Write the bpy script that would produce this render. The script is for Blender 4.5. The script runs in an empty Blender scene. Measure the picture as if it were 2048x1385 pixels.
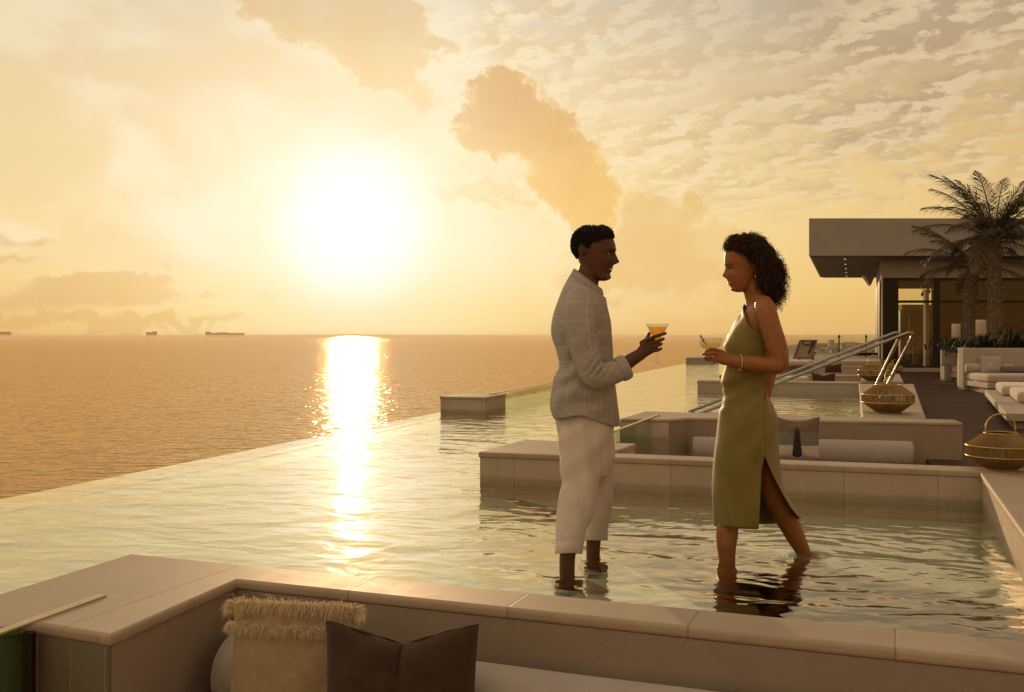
import bpy, bmesh, math, random
from mathutils import Vector, Matrix, noise as mnoise
random.seed(7)
R = math.radians
sc = bpy.context.scene
C = sc.collection
# ------------------------------------------------------------------ camera
F = 2000.0      # focal length in photo pixels (photo 2048 wide)
H = 1.18        # eye height over the pool water (z = 0)
HY = 672.0      # horizon row
cam = bpy.data.objects.new('camera', bpy.data.cameras.new('camera')); C.objects.link(cam)
cam.location = (0, 0, H); cam.rotation_euler = (R(90), 0, 0)
cam.data.sensor_width = 36; cam.data.lens = F / 2048 * 36
cam.data.shift_y = -20.5 / 2048
cam.data.clip_start = 0.05; cam.data.clip_end = 60000
sc.camera = cam
sc.view_settings.view_transform = 'Standard'; sc.view_settings.look = 'None'
sc.view_settings.exposure = 0; sc.view_settings.gamma = 1

def P(px, py, Y):                  # a measured point at depth Y
    return Vector(((px - 1024) / F * Y, Y, H - (py - HY) / F * Y))
def G(px, py, z=0.0):              # a measured point on the level z
    Y = (H - z) * F / (py - HY)
    return Vector(((px - 1024) / F * Y, Y, z))
def lin(r, g, b):
    f = lambda c: (c / 255 / 12.92) if c / 255 <= .04045 else ((c / 255 + .055) / 1.055) ** 2.4
    return (f(r), f(g), f(b), 1)

# ------------------------------------------------------------------ node helper
class NB:
    def __init__(s, nt):
        s.nt = nt; s.n = nt.nodes; s.l = nt.links
    def node(s, t, **kw):
        nd = s.n.new(t)
        for k, v in kw.items(): setattr(nd, k, v)
        return nd
    def put(s, sock, v):
        if v is None: return
        if isinstance(v, bpy.types.NodeSocket): s.l.new(v, sock)
        else:
            if hasattr(sock, 'default_value'):
                try: sock.default_value = v
                except Exception:
                    sock.default_value = (v, v, v, 1) if sock.type == 'RGBA' else (v, v, v)
    def m(s, op, a, b=None, c=None, clamp=False):
        nd = s.node('ShaderNodeMath', operation=op, use_clamp=clamp)
        s.put(nd.inputs[0], a); s.put(nd.inputs[1], b)
        if c is not None: s.put(nd.inputs[2], c)
        return nd.outputs[0]
    def vm(s, op, a, b=None, out=0):
        nd = s.node('ShaderNodeVectorMath', operation=op)
        s.put(nd.inputs[0], a)
        if b is not None:
            s.put(nd.inputs['Scale' if op == 'SCALE' else 1], b)
        return nd.outputs[out]
    def sep(s, v):
        nd = s.node('ShaderNodeSeparateXYZ'); s.put(nd.inputs[0], v); return nd.outputs
    def comb(s, x, y, z=0.0):
        nd = s.node('ShaderNodeCombineXYZ'); s.put(nd.inputs[0], x); s.put(nd.inputs[1], y); s.put(nd.inputs[2], z); return nd.outputs[0]
    def noise(s, vec, scale, detail=3, rough=.5, dist=0.0, col=False, dim='3D'):
        nd = s.node('ShaderNodeTexNoise', noise_dimensions=dim); s.put(nd.inputs['Vector'], vec)
        nd.inputs['Scale'].default_value = scale; nd.inputs['Detail'].default_value = detail
        nd.inputs['Roughness'].default_value = rough; nd.inputs['Distortion'].default_value = dist
        return nd.outputs['Color' if col else 'Fac']
    def mix(s, f, a, b, mode='MIX'):
        nd = s.node('ShaderNodeMix', data_type='RGBA', blend_type=mode)
        s.put(nd.inputs[0], f); s.put(nd.inputs[6], a); s.put(nd.inputs[7], b); return nd.outputs[2]
    def ss(s, v, a, b, o0=0.0, o1=1.0):
        nd = s.node('ShaderNodeMapRange', interpolation_type='SMOOTHSTEP')
        s.put(nd.inputs[0], v); nd.inputs[1].default_value = a; nd.inputs[2].default_value = b
        nd.inputs[3].default_value = o0; nd.inputs[4].default_value = o1
        return nd.outputs[0]
    def ramp(s, v, stops, interp='LINEAR'):
        nd = s.node('ShaderNodeValToRGB'); cr = nd.color_ramp; cr.interpolation = interp
        while len(cr.elements) < len(stops): cr.elements.new(.5)
        for e, (p, c) in zip(cr.elements, stops): e.position = p; e.color = c
        s.put(nd.inputs[0], v); return nd.outputs[0]
    def bump(s, h, strength=1.0, dist=.01, normal=None):
        nd = s.node('ShaderNodeBump'); nd.inputs['Strength'].default_value = strength
        nd.inputs['Distance'].default_value = dist; s.put(nd.inputs['Height'], h)
        if normal is not None: s.put(nd.inputs['Normal'], normal)
        return nd.outputs[0]

# ------------------------------------------------------------------ sky
SUNPX = (705, 440)
sdir = Vector((SUNPX[0] - 1024, F, HY - SUNPX[1])).normalized()
SUN_EL = math.asin(sdir.z); SUN_AZ = math.atan2(sdir.x, sdir.y)
def azel(px, py):
    x, y, z = px - 1024, F, HY - py
    return math.degrees(math.atan2(x, y)), math.degrees(math.atan2(z, math.hypot(x, y)))

world = bpy.data.worlds.new('World'); sc.world = world; world.use_nodes = True
w = NB(world.node_tree); w.n.clear()
d = w.vm('NORMALIZE', w.node('ShaderNodeTexCoord').outputs['Generated'])
dx, dy, dz = w.sep(d)
az = w.m('MULTIPLY', w.m('ARCTAN2', dx, dy), 57.29578)
el = w.m('MULTIPLY', w.m('ARCSINE', dz), 57.29578)
ang = w.m('MULTIPLY', w.m('ARCCOSINE', w.m('MINIMUM', w.vm('DOT_PRODUCT', d, tuple(sdir), 1), .99999)), 57.29578)
elc = w.m('DIVIDE', w.m('MAXIMUM', el, 0.0), 90.0)
base = w.ramp(elc, [(0, lin(240, 196, 120)), (.03, lin(247, 209, 132)), (.085, lin(247, 214, 146)), (.14, lin(230, 203, 154)),
                    (.20, lin(196, 182, 160)), (.42, lin(166, 156, 142)), (1, lin(150, 146, 140))])
away = w.ss(ang, 22, 100)
base = w.mix(away, base, w.mix(1.0, base, (.73, .51, .355, 1), 'MULTIPLY'))
# the far ends of the view are duller than the sunlit middle
base = w.mix(w.ss(w.m('ABSOLUTE', w.m('ADD', az, 8.0)), 12, 34, 0, .55), base, w.mix(1.0, base, (.86, .79, .70, 1), 'MULTIPLY'))
leftc = w.ss(az, -12, -28)
cream = w.mix(w.m('MULTIPLY', w.m('EXPONENT', w.m('MULTIPLY', w.m('POWER', w.m('DIVIDE', ang, 17.0), 2.0), -1.0)), .92), base, lin(255, 237, 202))
cream = w.mix(w.ss(el, 5.5, 0.4, 0, .85), cream, w.mix(w.ss(ang, 5, 20), lin(255, 224, 142), base))
def n2d(v, sc, det, ro=.5, di=0.0): return w.noise(v, sc, det, ro, di, dim='2D')
# drifting field of small puffs, seen in perspective on a high layer
inv = w.m('DIVIDE', 1.0, w.m('ADD', w.m('MAXIMUM', dz, 0.0), .22))
pl = w.comb(w.m('MULTIPLY', dx, inv), w.m('MULTIPLY', dy, inv))
rot = w.node('ShaderNodeVectorRotate', rotation_type='Z_AXIS'); w.put(rot.inputs['Vector'], pl); rot.inputs['Angle'].default_value = R(32)
rp = w.vm('MULTIPLY', rot.outputs[0], (1.0, 1.15, 1.0))
sh = (.014, .030, 0)
n1 = n2d(rp, 8.0, 6, .58, .08)
n3 = n2d(w.vm('ADD', rp, sh), 8.0, 5, .58, .08)
nb = n2d(rp, 2.6, 3, .5, .3)
dens = w.m('ADD', w.m('MULTIPLY', n1, .80), w.m('MULTIPLY', nb, .52))
acov = w.ss(dens, .50, .74)
amask = w.m('MULTIPLY', w.m('MULTIPLY', w.ss(az, -8, 4), w.ss(el, 5.0, 11)), w.ss(n2d(rp, 1.1, 2), .36, .58, .45, 1))
lit = w.ss(w.m('SUBTRACT', n1, n3), -.06, .075)
farsun = w.ss(ang, 8, 30)
acol = w.mix(lit, w.mix(farsun, lin(236, 200, 138), lin(196, 170, 138)), w.mix(farsun, lin(255, 240, 200), lin(236, 212, 172)))
acol = w.mix(w.ss(dens, .74, .95, 0, .55), acol, w.mix(farsun, lin(236, 200, 140), lin(200, 172, 134)))
col = w.mix(w.m('MULTIPLY', w.m('MULTIPLY', acov, amask), .88), cream, acol)
col = w.mix(w.m('MULTIPLY', w.ss(az, 6, 22), w.ss(el, 7, 14, 0, .8)), col, w.mix(1.0, col, (.86, .84, .82, 1), 'MULTIPLY'))
# faint veil on the sunlit left
ae = w.comb(w.m('MULTIPLY', az, .1), w.m('MULTIPLY', el, .12))
veil = n2d(w.vm('MULTIPLY', ae, (1.0, 1.5, 1.0)), 1.0, 5, .52, .35)
lm = w.m('MULTIPLY', w.ss(az, 4, -8), w.ss(el, 1.5, 6))
col = w.mix(w.m('MULTIPLY', w.ss(veil, .44, .66, 0, .6), lm), col, lin(255, 246, 222))
col = w.mix(w.m('MULTIPLY', w.ss(veil, .50, .30, 0, .5), lm), col, lin(240, 212, 160))
col = w.mix(w.m('MULTIPLY', leftc, w.ss(el, 3, 12, 0, .5)), col, lin(238, 212, 160))
# heaped clouds: lumps whose rims are broken up by noise, bright at the rim and shaded within
m1 = n2d(ae, 5.5, 6, .58, .2); m2 = n2d(w.vm('ADD', ae, (7.3, 3.1, 0)), 5.5, 6, .58, .2)
wx = w.m('MULTIPLY', w.m('SUBTRACT', m1, .5), 3.2); wy = w.m('MULTIPLY', w.m('SUBTRACT', m2, .5), 3.2)
billow = w.m('SUBTRACT', n2d(w.vm('ADD', ae, (2.1, 9.7, 0)), 7.5, 4, .55, .3), .5)
def lumps(lst, k=1.0):
    tot = None
    azw = w.m('ADD', az, w.m('MULTIPLY', wx, k)); elw = w.m('ADD', el, w.m('MULTIPLY', wy, k))
    for px, py, rx, ry in lst:
        a0, e0 = azel(px, py); kx = math.degrees(rx / F); ky = math.degrees(ry / F)
        q = w.m('ADD', w.m('POWER', w.m('DIVIDE', w.m('SUBTRACT', azw, a0), kx), 2.0), w.m('POWER', w.m('DIVIDE', w.m('SUBTRACT', elw, e0), ky), 2.0))
        g = w.m('EXPONENT', w.m('MULTIPLY', q, -1.0)); tot = g if tot is None else w.m('ADD', tot, g)
    return tot
def heap(col, fld, a, b, op, rim, body, amp=2.0):
    q = w.m('ADD', fld, w.m('MULTIPLY', billow, amp)); c = w.mix(w.ss(q, a, a + .9), rim, body)
    near = w.ss(ang, 26, 8); c = w.mix(w.m('MULTIPLY', w.ss(fld, b + .14, a + .05), near), c, lin(255, 243, 208))
    c = w.mix(w.ss(q, a + .9, a + 2.2, 0, .5), c, w.mix(1.0, body, (.92, .86, .78, 1), 'MULTIPLY'))
    return w.mix(w.ss(fld, a, b, 0, op), col, c)
bank = lumps([(1240, 480, 110, 70), (1390, 410, 44, 26), (1330, 480, 80, 60), (1480, 470, 56, 30), (1180, 570, 120, 70), (1420, 560, 130, 60), (1270, 400, 60, 40)])
col = heap(col, bank, .16, 1.2, .70, lin(250, 218, 150), lin(232, 192, 122), .8)
tower = lumps([(985, 205, 60, 58), (1070, 235, 58, 56), (940, 268, 50, 42), (1105, 310, 74, 58), (1160, 345, 58, 56), (1200, 410, 62, 58), (1140, 400, 54, 60), (1010, 262, 62, 46), (1000, 170, 48, 36), (1130, 270, 50, 40)])
col = heap(col, tower, .26, .74, .90, w.mix(w.ss(el, 8, 13), lin(250, 214, 138), lin(240, 200, 138)), w.mix(w.ss(el, 8, 14), lin(240, 196, 118), lin(221, 176, 116)))
top = lumps([(555, 20, 110, 62), (690, 80, 100, 58), (640, 10, 160, 44), (800, 66, 90, 54), (760, 10, 110, 44), (880, 104, 44, 30), (790, 160, 66, 42), (850, 218, 40, 50), (740, 130, 60, 34)])
col = heap(col, top, .30, 1.15, .68, lin(252, 226, 168), w.mix(w.ss(el, 14, 18.5), lin(238, 200, 132), lin(224, 188, 136)))
low = lumps([(0, 486, 46, 14), (85, 488, 30, 16), (20, 520, 80, 8), (140, 560, 70, 10), (240, 554, 60, 12), (335, 532, 26, 18), (300, 562, 60, 11), (425, 585, 26, 9), (540, 590, 46, 12), (60, 604, 200, 24), (280, 594, 120, 18), (180, 575, 120, 14)], .42)
col = heap(col, low, .22, 1.1, .42, w.mix(w.ss(az, -26, -12), lin(228, 186, 126), lin(250, 212, 140)), w.mix(w.ss(az, -26, -12), lin(208, 164, 108), lin(240, 196, 120)))
lband = lumps([(60, 640, 240, 22), (330, 650, 160, 14)])
col = w.mix(w.ss(lband, .2, 1.0, 0, .45), col, lin(222, 174, 110))
band = lumps([(985, 375, 110, 12), (1010, 400, 100, 9), (900, 392, 44, 8)])
col = w.mix(w.ss(band, .3, .9, 0, .55), col, lin(240, 204, 132))
# the blown-out disc
core = w.m('EXPONENT', w.m('MULTIPLY', w.m('POWER', w.m('DIVIDE', ang, 4.3), 4.0), -1.0))
halo = w.m('EXPONENT', w.m('MULTIPLY', w.m('POWER', w.m('DIVIDE', ang, 7.4), 2.0), -1.0))
col = w.mix(w.m('MULTIPLY', halo, .75), col, (1.04, .965, .72, 1))
col = w.mix(core, col, (1.06, 1.05, 1.03, 1))
# below the horizon: dim sea colour so nothing bright shines up from there
col = w.mix(w.ss(el, -.3, -3), col, lin(120, 92, 60))
nish = w.node('ShaderNodeTexSky', sky_type='NISHITA'); nish.sun_disc = False
nish.sun_elevation = SUN_EL; nish.sun_rotation = SUN_AZ; nish.air_density = 1.5; nish.dust_density = 4
bg1 = w.node('ShaderNodeBackground'); w.put(bg1.inputs[0], col); bg1.inputs[1].default_value = 0.97
bg2 = w.node('ShaderNodeBackground'); w.put(bg2.inputs[0], nish.outputs[0]); bg2.inputs[1].default_value = 0.003
world.cycles.sampling_method = 'NONE'
sc.cycles.max_bounces = 6; sc.cycles.diffuse_bounces = 2; sc.cycles.glossy_bounces = 3; sc.cycles.transparent_max_bounces = 12; sc.cycles.transmission_bounces = 4
sc.cycles.caustics_reflective = False; sc.cycles.caustics_refractive = False; sc.cycles.sample_clamp_indirect = 4.0
ad = w.node('ShaderNodeAddShader'); w.l.new(bg1.outputs[0], ad.inputs[0]); w.l.new(bg2.outputs[0], ad.inputs[1])
w.l.new(ad.outputs[0], w.node('ShaderNodeOutputWorld').inputs[0])

sun = bpy.data.objects.new('sun', bpy.data.lights.new('sun', 'SUN')); C.objects.link(sun)
sun.data.energy = 2.1; sun.data.angle = R(0.6); sun.data.color = (1.0, .66, .34)
sun.rotation_euler = sdir.to_track_quat('Z', 'Y').to_euler()

# ------------------------------------------------------------------ materials
def newmat(name):
    m = bpy.data.materials.new(name); m.use_nodes = True
    b = NB(m.node_tree); return m, b, b.n['Principled BSDF']
def mat(name, colour, rough=.6, vary=.12, vscale=6.0, bump=.0, bscale=60.0, metal=0.0, sheen=0.0, trans=0.0, spec=.5, bdetail=3, stain=0.0):
    m, b, p = newmat(name)
    tc = b.node('ShaderNodeTexCoord').outputs['Object']
    n = b.noise(tc, vscale, 5, .6)
    c0 = tuple(c * (1 - vary) for c in colour[:3]) + (1,); c1 = tuple(min(1, c * (1 + vary)) for c in colour[:3]) + (1,)
    c = b.mix(b.ss(n, .3, .7), c0, c1)
    if stain:
        c = b.mix(b.ss(b.noise(tc, vscale * .35, 6, .65, .8), .5, .75, 0, stain), c, tuple(x * .55 for x in colour[:3]) + (1,))
    b.put(p.inputs['Base Color'], c)
    b.put(p.inputs['Roughness'], b.m('ADD', rough - .06, b.m('MULTIPLY', n, .12)))
    p.inputs['Metallic'].default_value = metal; p.inputs['Specular IOR Level'].default_value = spec
    if sheen: p.inputs['Sheen Weight'].default_value = sheen
    if bump: b.put(p.inputs['Normal'], b.bump(b.noise(tc, bscale, bdetail, .6), 1.0, bump))
    if trans:
        t = b.node('ShaderNodeBsdfTranslucent'); b.put(t.inputs[0], c)
        mx = b.node('ShaderNodeMixShader'); mx.inputs[0].default_value = trans
        b.l.new(p.outputs[0], mx.inputs[1]); b.l.new(t.outputs[0], mx.inputs[2])
        b.l.new(mx.outputs[0], b.n['Material Output'].inputs[0])
    return m
def tilemat(name, colour, su, sv, rough=.45, line=.006, dark=.6, off=0.0, offv=0.0, wet=False):
    """stone slabs with joints; UVs are in metres"""
    m, b, p = newmat(name)
    uv = b.node('ShaderNodeTexCoord').outputs['UV']; oc = b.node('ShaderNodeTexCoord').outputs['Object']
    x, y, _ = b.sep(uv)
    def joint(c, s, o):
        f = b.m('FRACT', b.m('DIVIDE', b.m('ADD', c, o), s))
        dd = b.m('MULTIPLY', b.m('SUBTRACT', .5, b.m('ABSOLUTE', b.m('SUBTRACT', f, .5))), s)
        return b.ss(dd, line * .3, line, 1, 0), b.m('FLOOR', b.m('DIVIDE', b.m('ADD', c, o), s))
    j, idx = joint(x, su, off)
    idy = 0.0
    if sv:
        j2, idy = joint(y, sv, offv); j = b.m('MAXIMUM', j, j2)
    wn = b.node('ShaderNodeTexWhiteNoise', noise_dimensions='2D'); b.put(wn.inputs['Vector'], b.comb(idx, idy))
    n = b.noise(oc, 5, 6, .65, .6); n2 = b.noise(oc, 38, 4, .6); n3 = b.noise(oc, 260, 2, .5)
    k = b.m('ADD', b.m('ADD', .69, b.m('MULTIPLY', n, .34)), b.m('ADD', b.m('MULTIPLY', wn.outputs[0], .20), b.m('MULTIPLY', n2, .10)))
    c = b.vm('SCALE', tuple(colour[:3]), k)
    c = b.mix(b.ss(b.noise(oc, 1.7, 5, .6, 1.0), .52, .72, 0, .35), c, (colour[0] * .72, colour[1] * .66, colour[2] * .58, 1))
    c = b.mix(b.m('MULTIPLY', j, .75), c, tuple(q * dark for q in colour[:3]) + (1,))
    if wet:
        zz = b.sep(oc)[2]; edge = b.ss(b.m('ADD', zz, b.m('MULTIPLY', b.m('SUBTRACT', n2, .5), .05)), .075, .03)
        c = b.mix(b.m('MULTIPLY', edge, .5), c, tuple(q * .42 for q in colour[:3]) + (1,))
        st_ = b.ss(b.noise(b.vm('MULTIPLY', oc, (1, 1, .12)), 9, 4, .6), .55, .75, 0, .22); c = b.mix(st_, c, tuple(q * .5 for q in colour[:3]) + (1,))
    b.put(p.inputs['Base Color'], c)
    b.put(p.inputs['Roughness'], b.m('ADD', rough - .1, b.m('MULTIPLY', n, .2)))
    h = b.m('ADD', b.m('MULTIPLY', j, -.5), b.m('ADD', b.m('MULTIPLY', n2, .2), b.m('MULTIPLY', n3, .18)))
    b.put(p.inputs['Normal'], b.bump(h, .6, .003))
    return m

M = {}
M['coping'] = tilemat('coping_stone', (0.427, 0.329, 0.256), .62, 0, .58, line=.004, dark=.5)
M['facing'] = tilemat('stone_facing', (0.519, 0.408, 0.319), .62, 0, .5, line=.004, dark=.5, wet=True)
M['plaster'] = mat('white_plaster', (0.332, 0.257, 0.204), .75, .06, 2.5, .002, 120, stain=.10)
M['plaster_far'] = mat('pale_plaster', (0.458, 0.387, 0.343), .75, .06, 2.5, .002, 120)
M['cushion'] = mat('grey_white_canvas', (0.430, 0.376, 0.363), .85, .05, 8, .0015, 420, sheen=.3)
M['daybed_cushion'] = mat('cream_canvas', (0.540, 0.452, 0.402), .85, .05, 8, .0015, 300, sheen=.3)
M['taupe'] = mat('taupe_fabric', (0.078, 0.045, 0.029), .95, .12, 30, .003, 420, sheen=.12, trans=.04, spec=.12)
M['cream'] = mat('cream_fabric', (0.425, 0.313, 0.193), .9, .08, 30, .002, 450, sheen=.3, trans=.08)
M['fringe'] = mat('cream_yarn', (0.812, 0.673, 0.487), .9, .12, 60, 0, 1, sheen=.3, trans=.35)
M['greyband'] = mat('blue_grey_fabric', (0.160, 0.152, 0.152), .9, .1, 40, .002, 400)
M['tassel'] = mat('dark_yarn', (.035, .022, .022), .9, .2, 90, .002, 300)
M['steel'] = mat('brushed_steel', (.36, .33, .31), .27, .05, 20, 0, 1, metal=1.0)
M['brass'] = mat('brass_wire', (.62, .43, .16), .35, .12, 30, 0, 1, metal=.85)
M['brass_string'] = mat('gold_string', (0.288, 0.176, 0.053), .5, .15, 60, 0, 1, metal=.25)
M['dark_metal'] = mat('dark_bronze', (0.016, 0.011, 0.009), .4, .1, 10, 0, 1, metal=.3)
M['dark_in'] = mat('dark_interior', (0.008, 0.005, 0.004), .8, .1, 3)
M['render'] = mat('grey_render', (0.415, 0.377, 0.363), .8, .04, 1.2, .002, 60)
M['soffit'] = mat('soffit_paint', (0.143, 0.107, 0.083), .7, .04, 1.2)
M['deckchair'] = mat('canvas_sling', (0.384, 0.304, 0.224), .85, .1, 14, .002, 200, trans=.2)
M['wood'] = mat('oiled_wood', (.22, .12, .06), .55, .2, 14, .001, 90)
M['trunk'] = mat('palm_bark', (0.192, 0.132, 0.096), .9, .3, 9, .012, 26)
M['frond'] = mat('palm_leaf', (0.061, 0.049, 0.022), .5, .3, 3, trans=.25)
M['frond_dry'] = mat('dry_palm_leaf', (.13, .085, .04), .7, .3, 3, trans=.2)
M['shrub'] = mat('dark_leaf', (0.020, 0.026, 0.011), .5, .4, 5, trans=.15)
M['hill'] = mat('scrub_hillside', (0.080, 0.072, 0.040), .95, .35, .02, 0, 1)
M['ship'] = mat('ship_paint', (0.840, 0.672, 0.504), .7, .1, .05)
M['soil'] = mat('soil', (.05, .035, .025), .95, .3, 12, .01, 40)

def reflmix(m, b, t, rough, f0, pw, nrm=None, tint=(1, 1, 1, 1)):
    g = b.node('ShaderNodeBsdfGlossy'); g.inputs['Color'].default_value = tint; g.inputs['Roughness'].default_value = rough
    lw = b.node('ShaderNodeLayerWeight'); lw.inputs[0].default_value = .5
    if nrm is not None: b.put(g.inputs['Normal'], nrm); b.put(lw.inputs['Normal'], nrm)
    fac = b.m('ADD', f0, b.m('MULTIPLY', 1 - f0, b.m('POWER', lw.outputs['Facing'], pw)), clamp=True)
    mx = b.node('ShaderNodeMixShader'); b.put(mx.inputs[0], fac); b.l.new(t.outputs[0], mx.inputs[1]); b.l.new(g.outputs[0], mx.inputs[2])
    b.l.new(mx.outputs[0], b.n['Material Output'].inputs[0])
def glassmat(name, tint, rough=.0, f0=.04):
    m, b, p = newmat(name); b.n.remove(p)
    t = b.node('ShaderNodeBsdfTransparent'); t.inputs[0].default_value = tint + (1,)
    reflmix(m, b, t, rough, f0, 5.0)
    return m
M['pane'] = glassmat('green_tinted_glass', (.80, .90, .80))
M['clear'] = glassmat('clear_glass', (.93, .95, .92))
M['win'] = glassmat('window_glass', (.86, .86, .78))

# pool water: clear, slightly green sheet with small waves; floor and legs show through
def watermat():
    m, b, p = newmat('pool_water'); b.n.remove(p)
    oc = b.node('ShaderNodeTexCoord').outputs['Object']
    x, y, z = b.sep(oc)
    r = b.node('ShaderNodeVectorRotate', rotation_type='Z_AXIS'); b.put(r.inputs['Vector'], oc); r.inputs['Angle'].default_value = R(14)
    v = b.vm('MULTIPLY', r.outputs[0], (1.0, 1.7, 1.0))
    w1 = b.noise(v, 1.25, 2, .45, .8)
    w2 = b.noise(b.vm('MULTIPLY', r.outputs[0], (1.0, 1.35, 1.0)), 3.5, 2, .5, .7)
    w3 = b.noise(v, 11, 3, .55, .3)
    ctr = [G(1610, 1112), G(1450, 1120), G(1136, 1140), G(1187, 1105)]
    rings = None
    for q, (amp, ext) in zip(ctr, ((.9, .8), (.6, .35), (.6, .3), (.6, .3))):
        dist = b.vm('LENGTH', b.vm('SUBTRACT', oc, tuple(q)), out=1)
        wv_ = b.m('MULTIPLY', b.m('SINE', b.m('ADD', b.m('MULTIPLY', dist, 46.0), b.m('MULTIPLY', w2, 7.0))), b.m('MULTIPLY', b.m('EXPONENT', b.m('MULTIPLY', dist, -1 / ext)), amp))
        rings = wv_ if rings is None else b.m('ADD', rings, wv_)
    h = b.m('ADD', b.m('ADD', b.m('MULTIPLY', w1, 2.1), b.m('MULTIPLY', w2, .80)), b.m('ADD', b.m('MULTIPLY', w3, .075), b.m('MULTIPLY', rings, .14)))
    h = b.m('MULTIPLY', h, b.ss(b.sep(oc)[1], 8.5, 17, 1.0, 2.4))
    nrm = b.bump(h, 1.0, .0115)
    t = b.node('ShaderNodeBsdfTransparent'); t.inputs[0].default_value = (.90, .93, .87, 1)
    reflmix(m, b, t, .06, .10, 3.3, nrm, (1, .94, .80, 1))
    return m
M['water'] = watermat()
def seamat():
    m, b, p = newmat('sea_water')
    oc = b.node('ShaderNodeTexCoord').outputs['Object']
    v = b.vm('MULTIPLY', oc, (.5, 1.0, 1.0))
    n1 = b.noise(v, .055, 3, .6, .3); n2 = b.noise(v, .40, 2, .55, .3); n3 = b.noise(v, .012, 3, .6)
    h = b.m('ADD', b.m('MULTIPLY', n1, .90), b.m('MULTIPLY', n2, .78))
    df = b.node('ShaderNodeBsdfDiffuse'); df.inputs[0].default_value = (.20, .095, .034, 1); b.n.remove(p)
    reflmix(m, b, df, .10, .03, 4.9, b.bump(h, 1.0, 1.0), (.95, .73, .48, 1))
    return m
M['sea'] = seamat()
M['floor'] = tilemat('pool_floor_tile', (0.442, 0.442, 0.357), .9, .45, .5, line=.008, dark=.65)
M['ledge'] = tilemat('shallow_floor_tile', (.47, .55, .48), 1.2, .6, .5, line=.007, dark=.72)
def deckmat():
    m, b, p = newmat('deck_boards')
    uv = b.node('ShaderNodeTexCoord').outputs['Object']
    x, y, _ = b.sep(uv)
    f = b.m('DIVIDE', y, .125); fr = b.m('FRACT', f); idx = b.m('FLOOR', f)
    gap = b.ss(b.m('ABSOLUTE', b.m('SUBTRACT', fr, .5)), .45, .49)
    wn = b.node('ShaderNodeTexWhiteNoise', noise_dimensions='1D'); b.put(wn.inputs['W'], idx)
    n = b.noise(b.vm('MULTIPLY', uv, (1, 14, 1)), 2.2, 5, .6)
    k = b.m('ADD', b.m('MULTIPLY', wn.outputs[0], .5), b.m('MULTIPLY', n, .8))
    c = b.mix(b.ss(k, .2, 1.1), (.042, .018, .009, 1), (.115, .052, .027, 1))
    c = b.mix(gap, c, (.012, .007, .005, 1))
    b.put(p.inputs['Base Color'], c); b.put(p.inputs['Roughness'], b.m('ADD', .5, b.m('MULTIPLY', n, .25))); p.inputs['Specular IOR Level'].default_value = .2
    b.put(p.inputs['Normal'], b.bump(b.m('ADD', b.m('MULTIPLY', gap, -1), b.m('MULTIPLY', n, .3)), .5, .006))
    return m
M['deck'] = deckmat()

# people
M['skin_man'] = mat('deep_brown_skin', (0.119, 0.045, 0.020), .45, .10, 30, .0008, 500, spec=.4)
M['skin_woman'] = mat('brown_skin', (0.359, 0.138, 0.045), .42, .08, 30, .0005, 500, spec=.45)
M['hair_man'] = mat('black_curls', (.016, .010, .008), .6, .2, 60, spec=.3)
M['hair_woman'] = mat('dark_brown_curls', (.055, .019, .010), .45, .35, 40, spec=.5, trans=.28)
M['white_linen'] = mat('white_linen', (.86, .75, .71), .85, .04, 9, .0025, 260, sheen=.3, trans=.14)
M['olive'] = mat('olive_satin', (0.270, 0.212, 0.045), .52, .06, 9, .002, 340, sheen=.25, trans=.06)
M['eye'] = mat('eye_white', (.55, .5, .45), .2, .02, 30)
M['iris'] = mat('dark_iris', (.02, .01, .006), .15, .02, 30)
M['teeth'] = mat('teeth', (.9, .84, .76), .25, .03, 40)
M['lip_w'] = mat('rose_lip', (.27, .075, .05), .35, .05, 40)
M['lip_m'] = mat('brown_lip', (.10, .038, .026), .4, .05, 40)
M['gem'] = mat('silver_gem', (.85, .82, .75), .12, .1, 300, metal=1.0)
M['amber'] = glassmat('amber_drink', (.97, .66, .27), f0=.03)
M['pale_drink'] = glassmat('pale_drink', (.95, .90, .70), f0=.03)
def shirtmat():
    m, b, p = newmat('windowpane_linen')
    uv = b.node('ShaderNodeTexCoord').outputs['UV']; oc = b.node('ShaderNodeTexCoord').outputs['Object']
    x, y, _ = b.sep(uv)
    wob = b.m('MULTIPLY', b.m('SUBTRACT', b.noise(uv, 6, 2), .5), .018)
    def ln(c, s):
        f = b.m('FRACT', b.m('DIVIDE', b.m('ADD', c, wob), s))
        return b.ss(b.m('MULTIPLY', b.m('ABSOLUTE', b.m('SUBTRACT', f, .5)), s), .0008, .0018, 1, 0)
    g = b.m('MAXIMUM', ln(x, .078), ln(y, .082))
    wv = b.noise(b.vm('MULTIPLY', uv, (1, .25, 1)), 900, 2, .5)
    base = b.mix(b.noise(oc, 14, 4), (.56, .51, .485, 1), (.66, .605, .58, 1))
    c = b.mix(b.m('MULTIPLY', g, .8), base, (.93, .88, .83, 1))
    b.put(p.inputs['Base Color'], c); p.inputs['Roughness'].default_value = .9; p.inputs['Sheen Weight'].default_value = .3
    b.put(p.inputs['Normal'], b.bump(b.m('ADD', wv, b.m('ADD', b.m('MULTIPLY', b.noise(oc, 28, 4, .6), 2.0), b.m('MULTIPLY', b.noise(b.vm('MULTIPLY', oc, (1, 1, .5)), 13, 3, .55, 1.2), 5.0))), .6, .005))
    t = b.node('ShaderNodeBsdfTranslucent'); b.put(t.inputs[0], c)
    mx = b.node('ShaderNodeMixShader'); mx.inputs[0].default_value = .22
    b.l.new(p.outputs[0], mx.inputs[1]); b.l.new(t.outputs[0], mx.inputs[2]); b.l.new(mx.outputs[0], b.n['Material Output'].inputs[0])
    return m
M['shirt'] = shirtmat()

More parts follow.
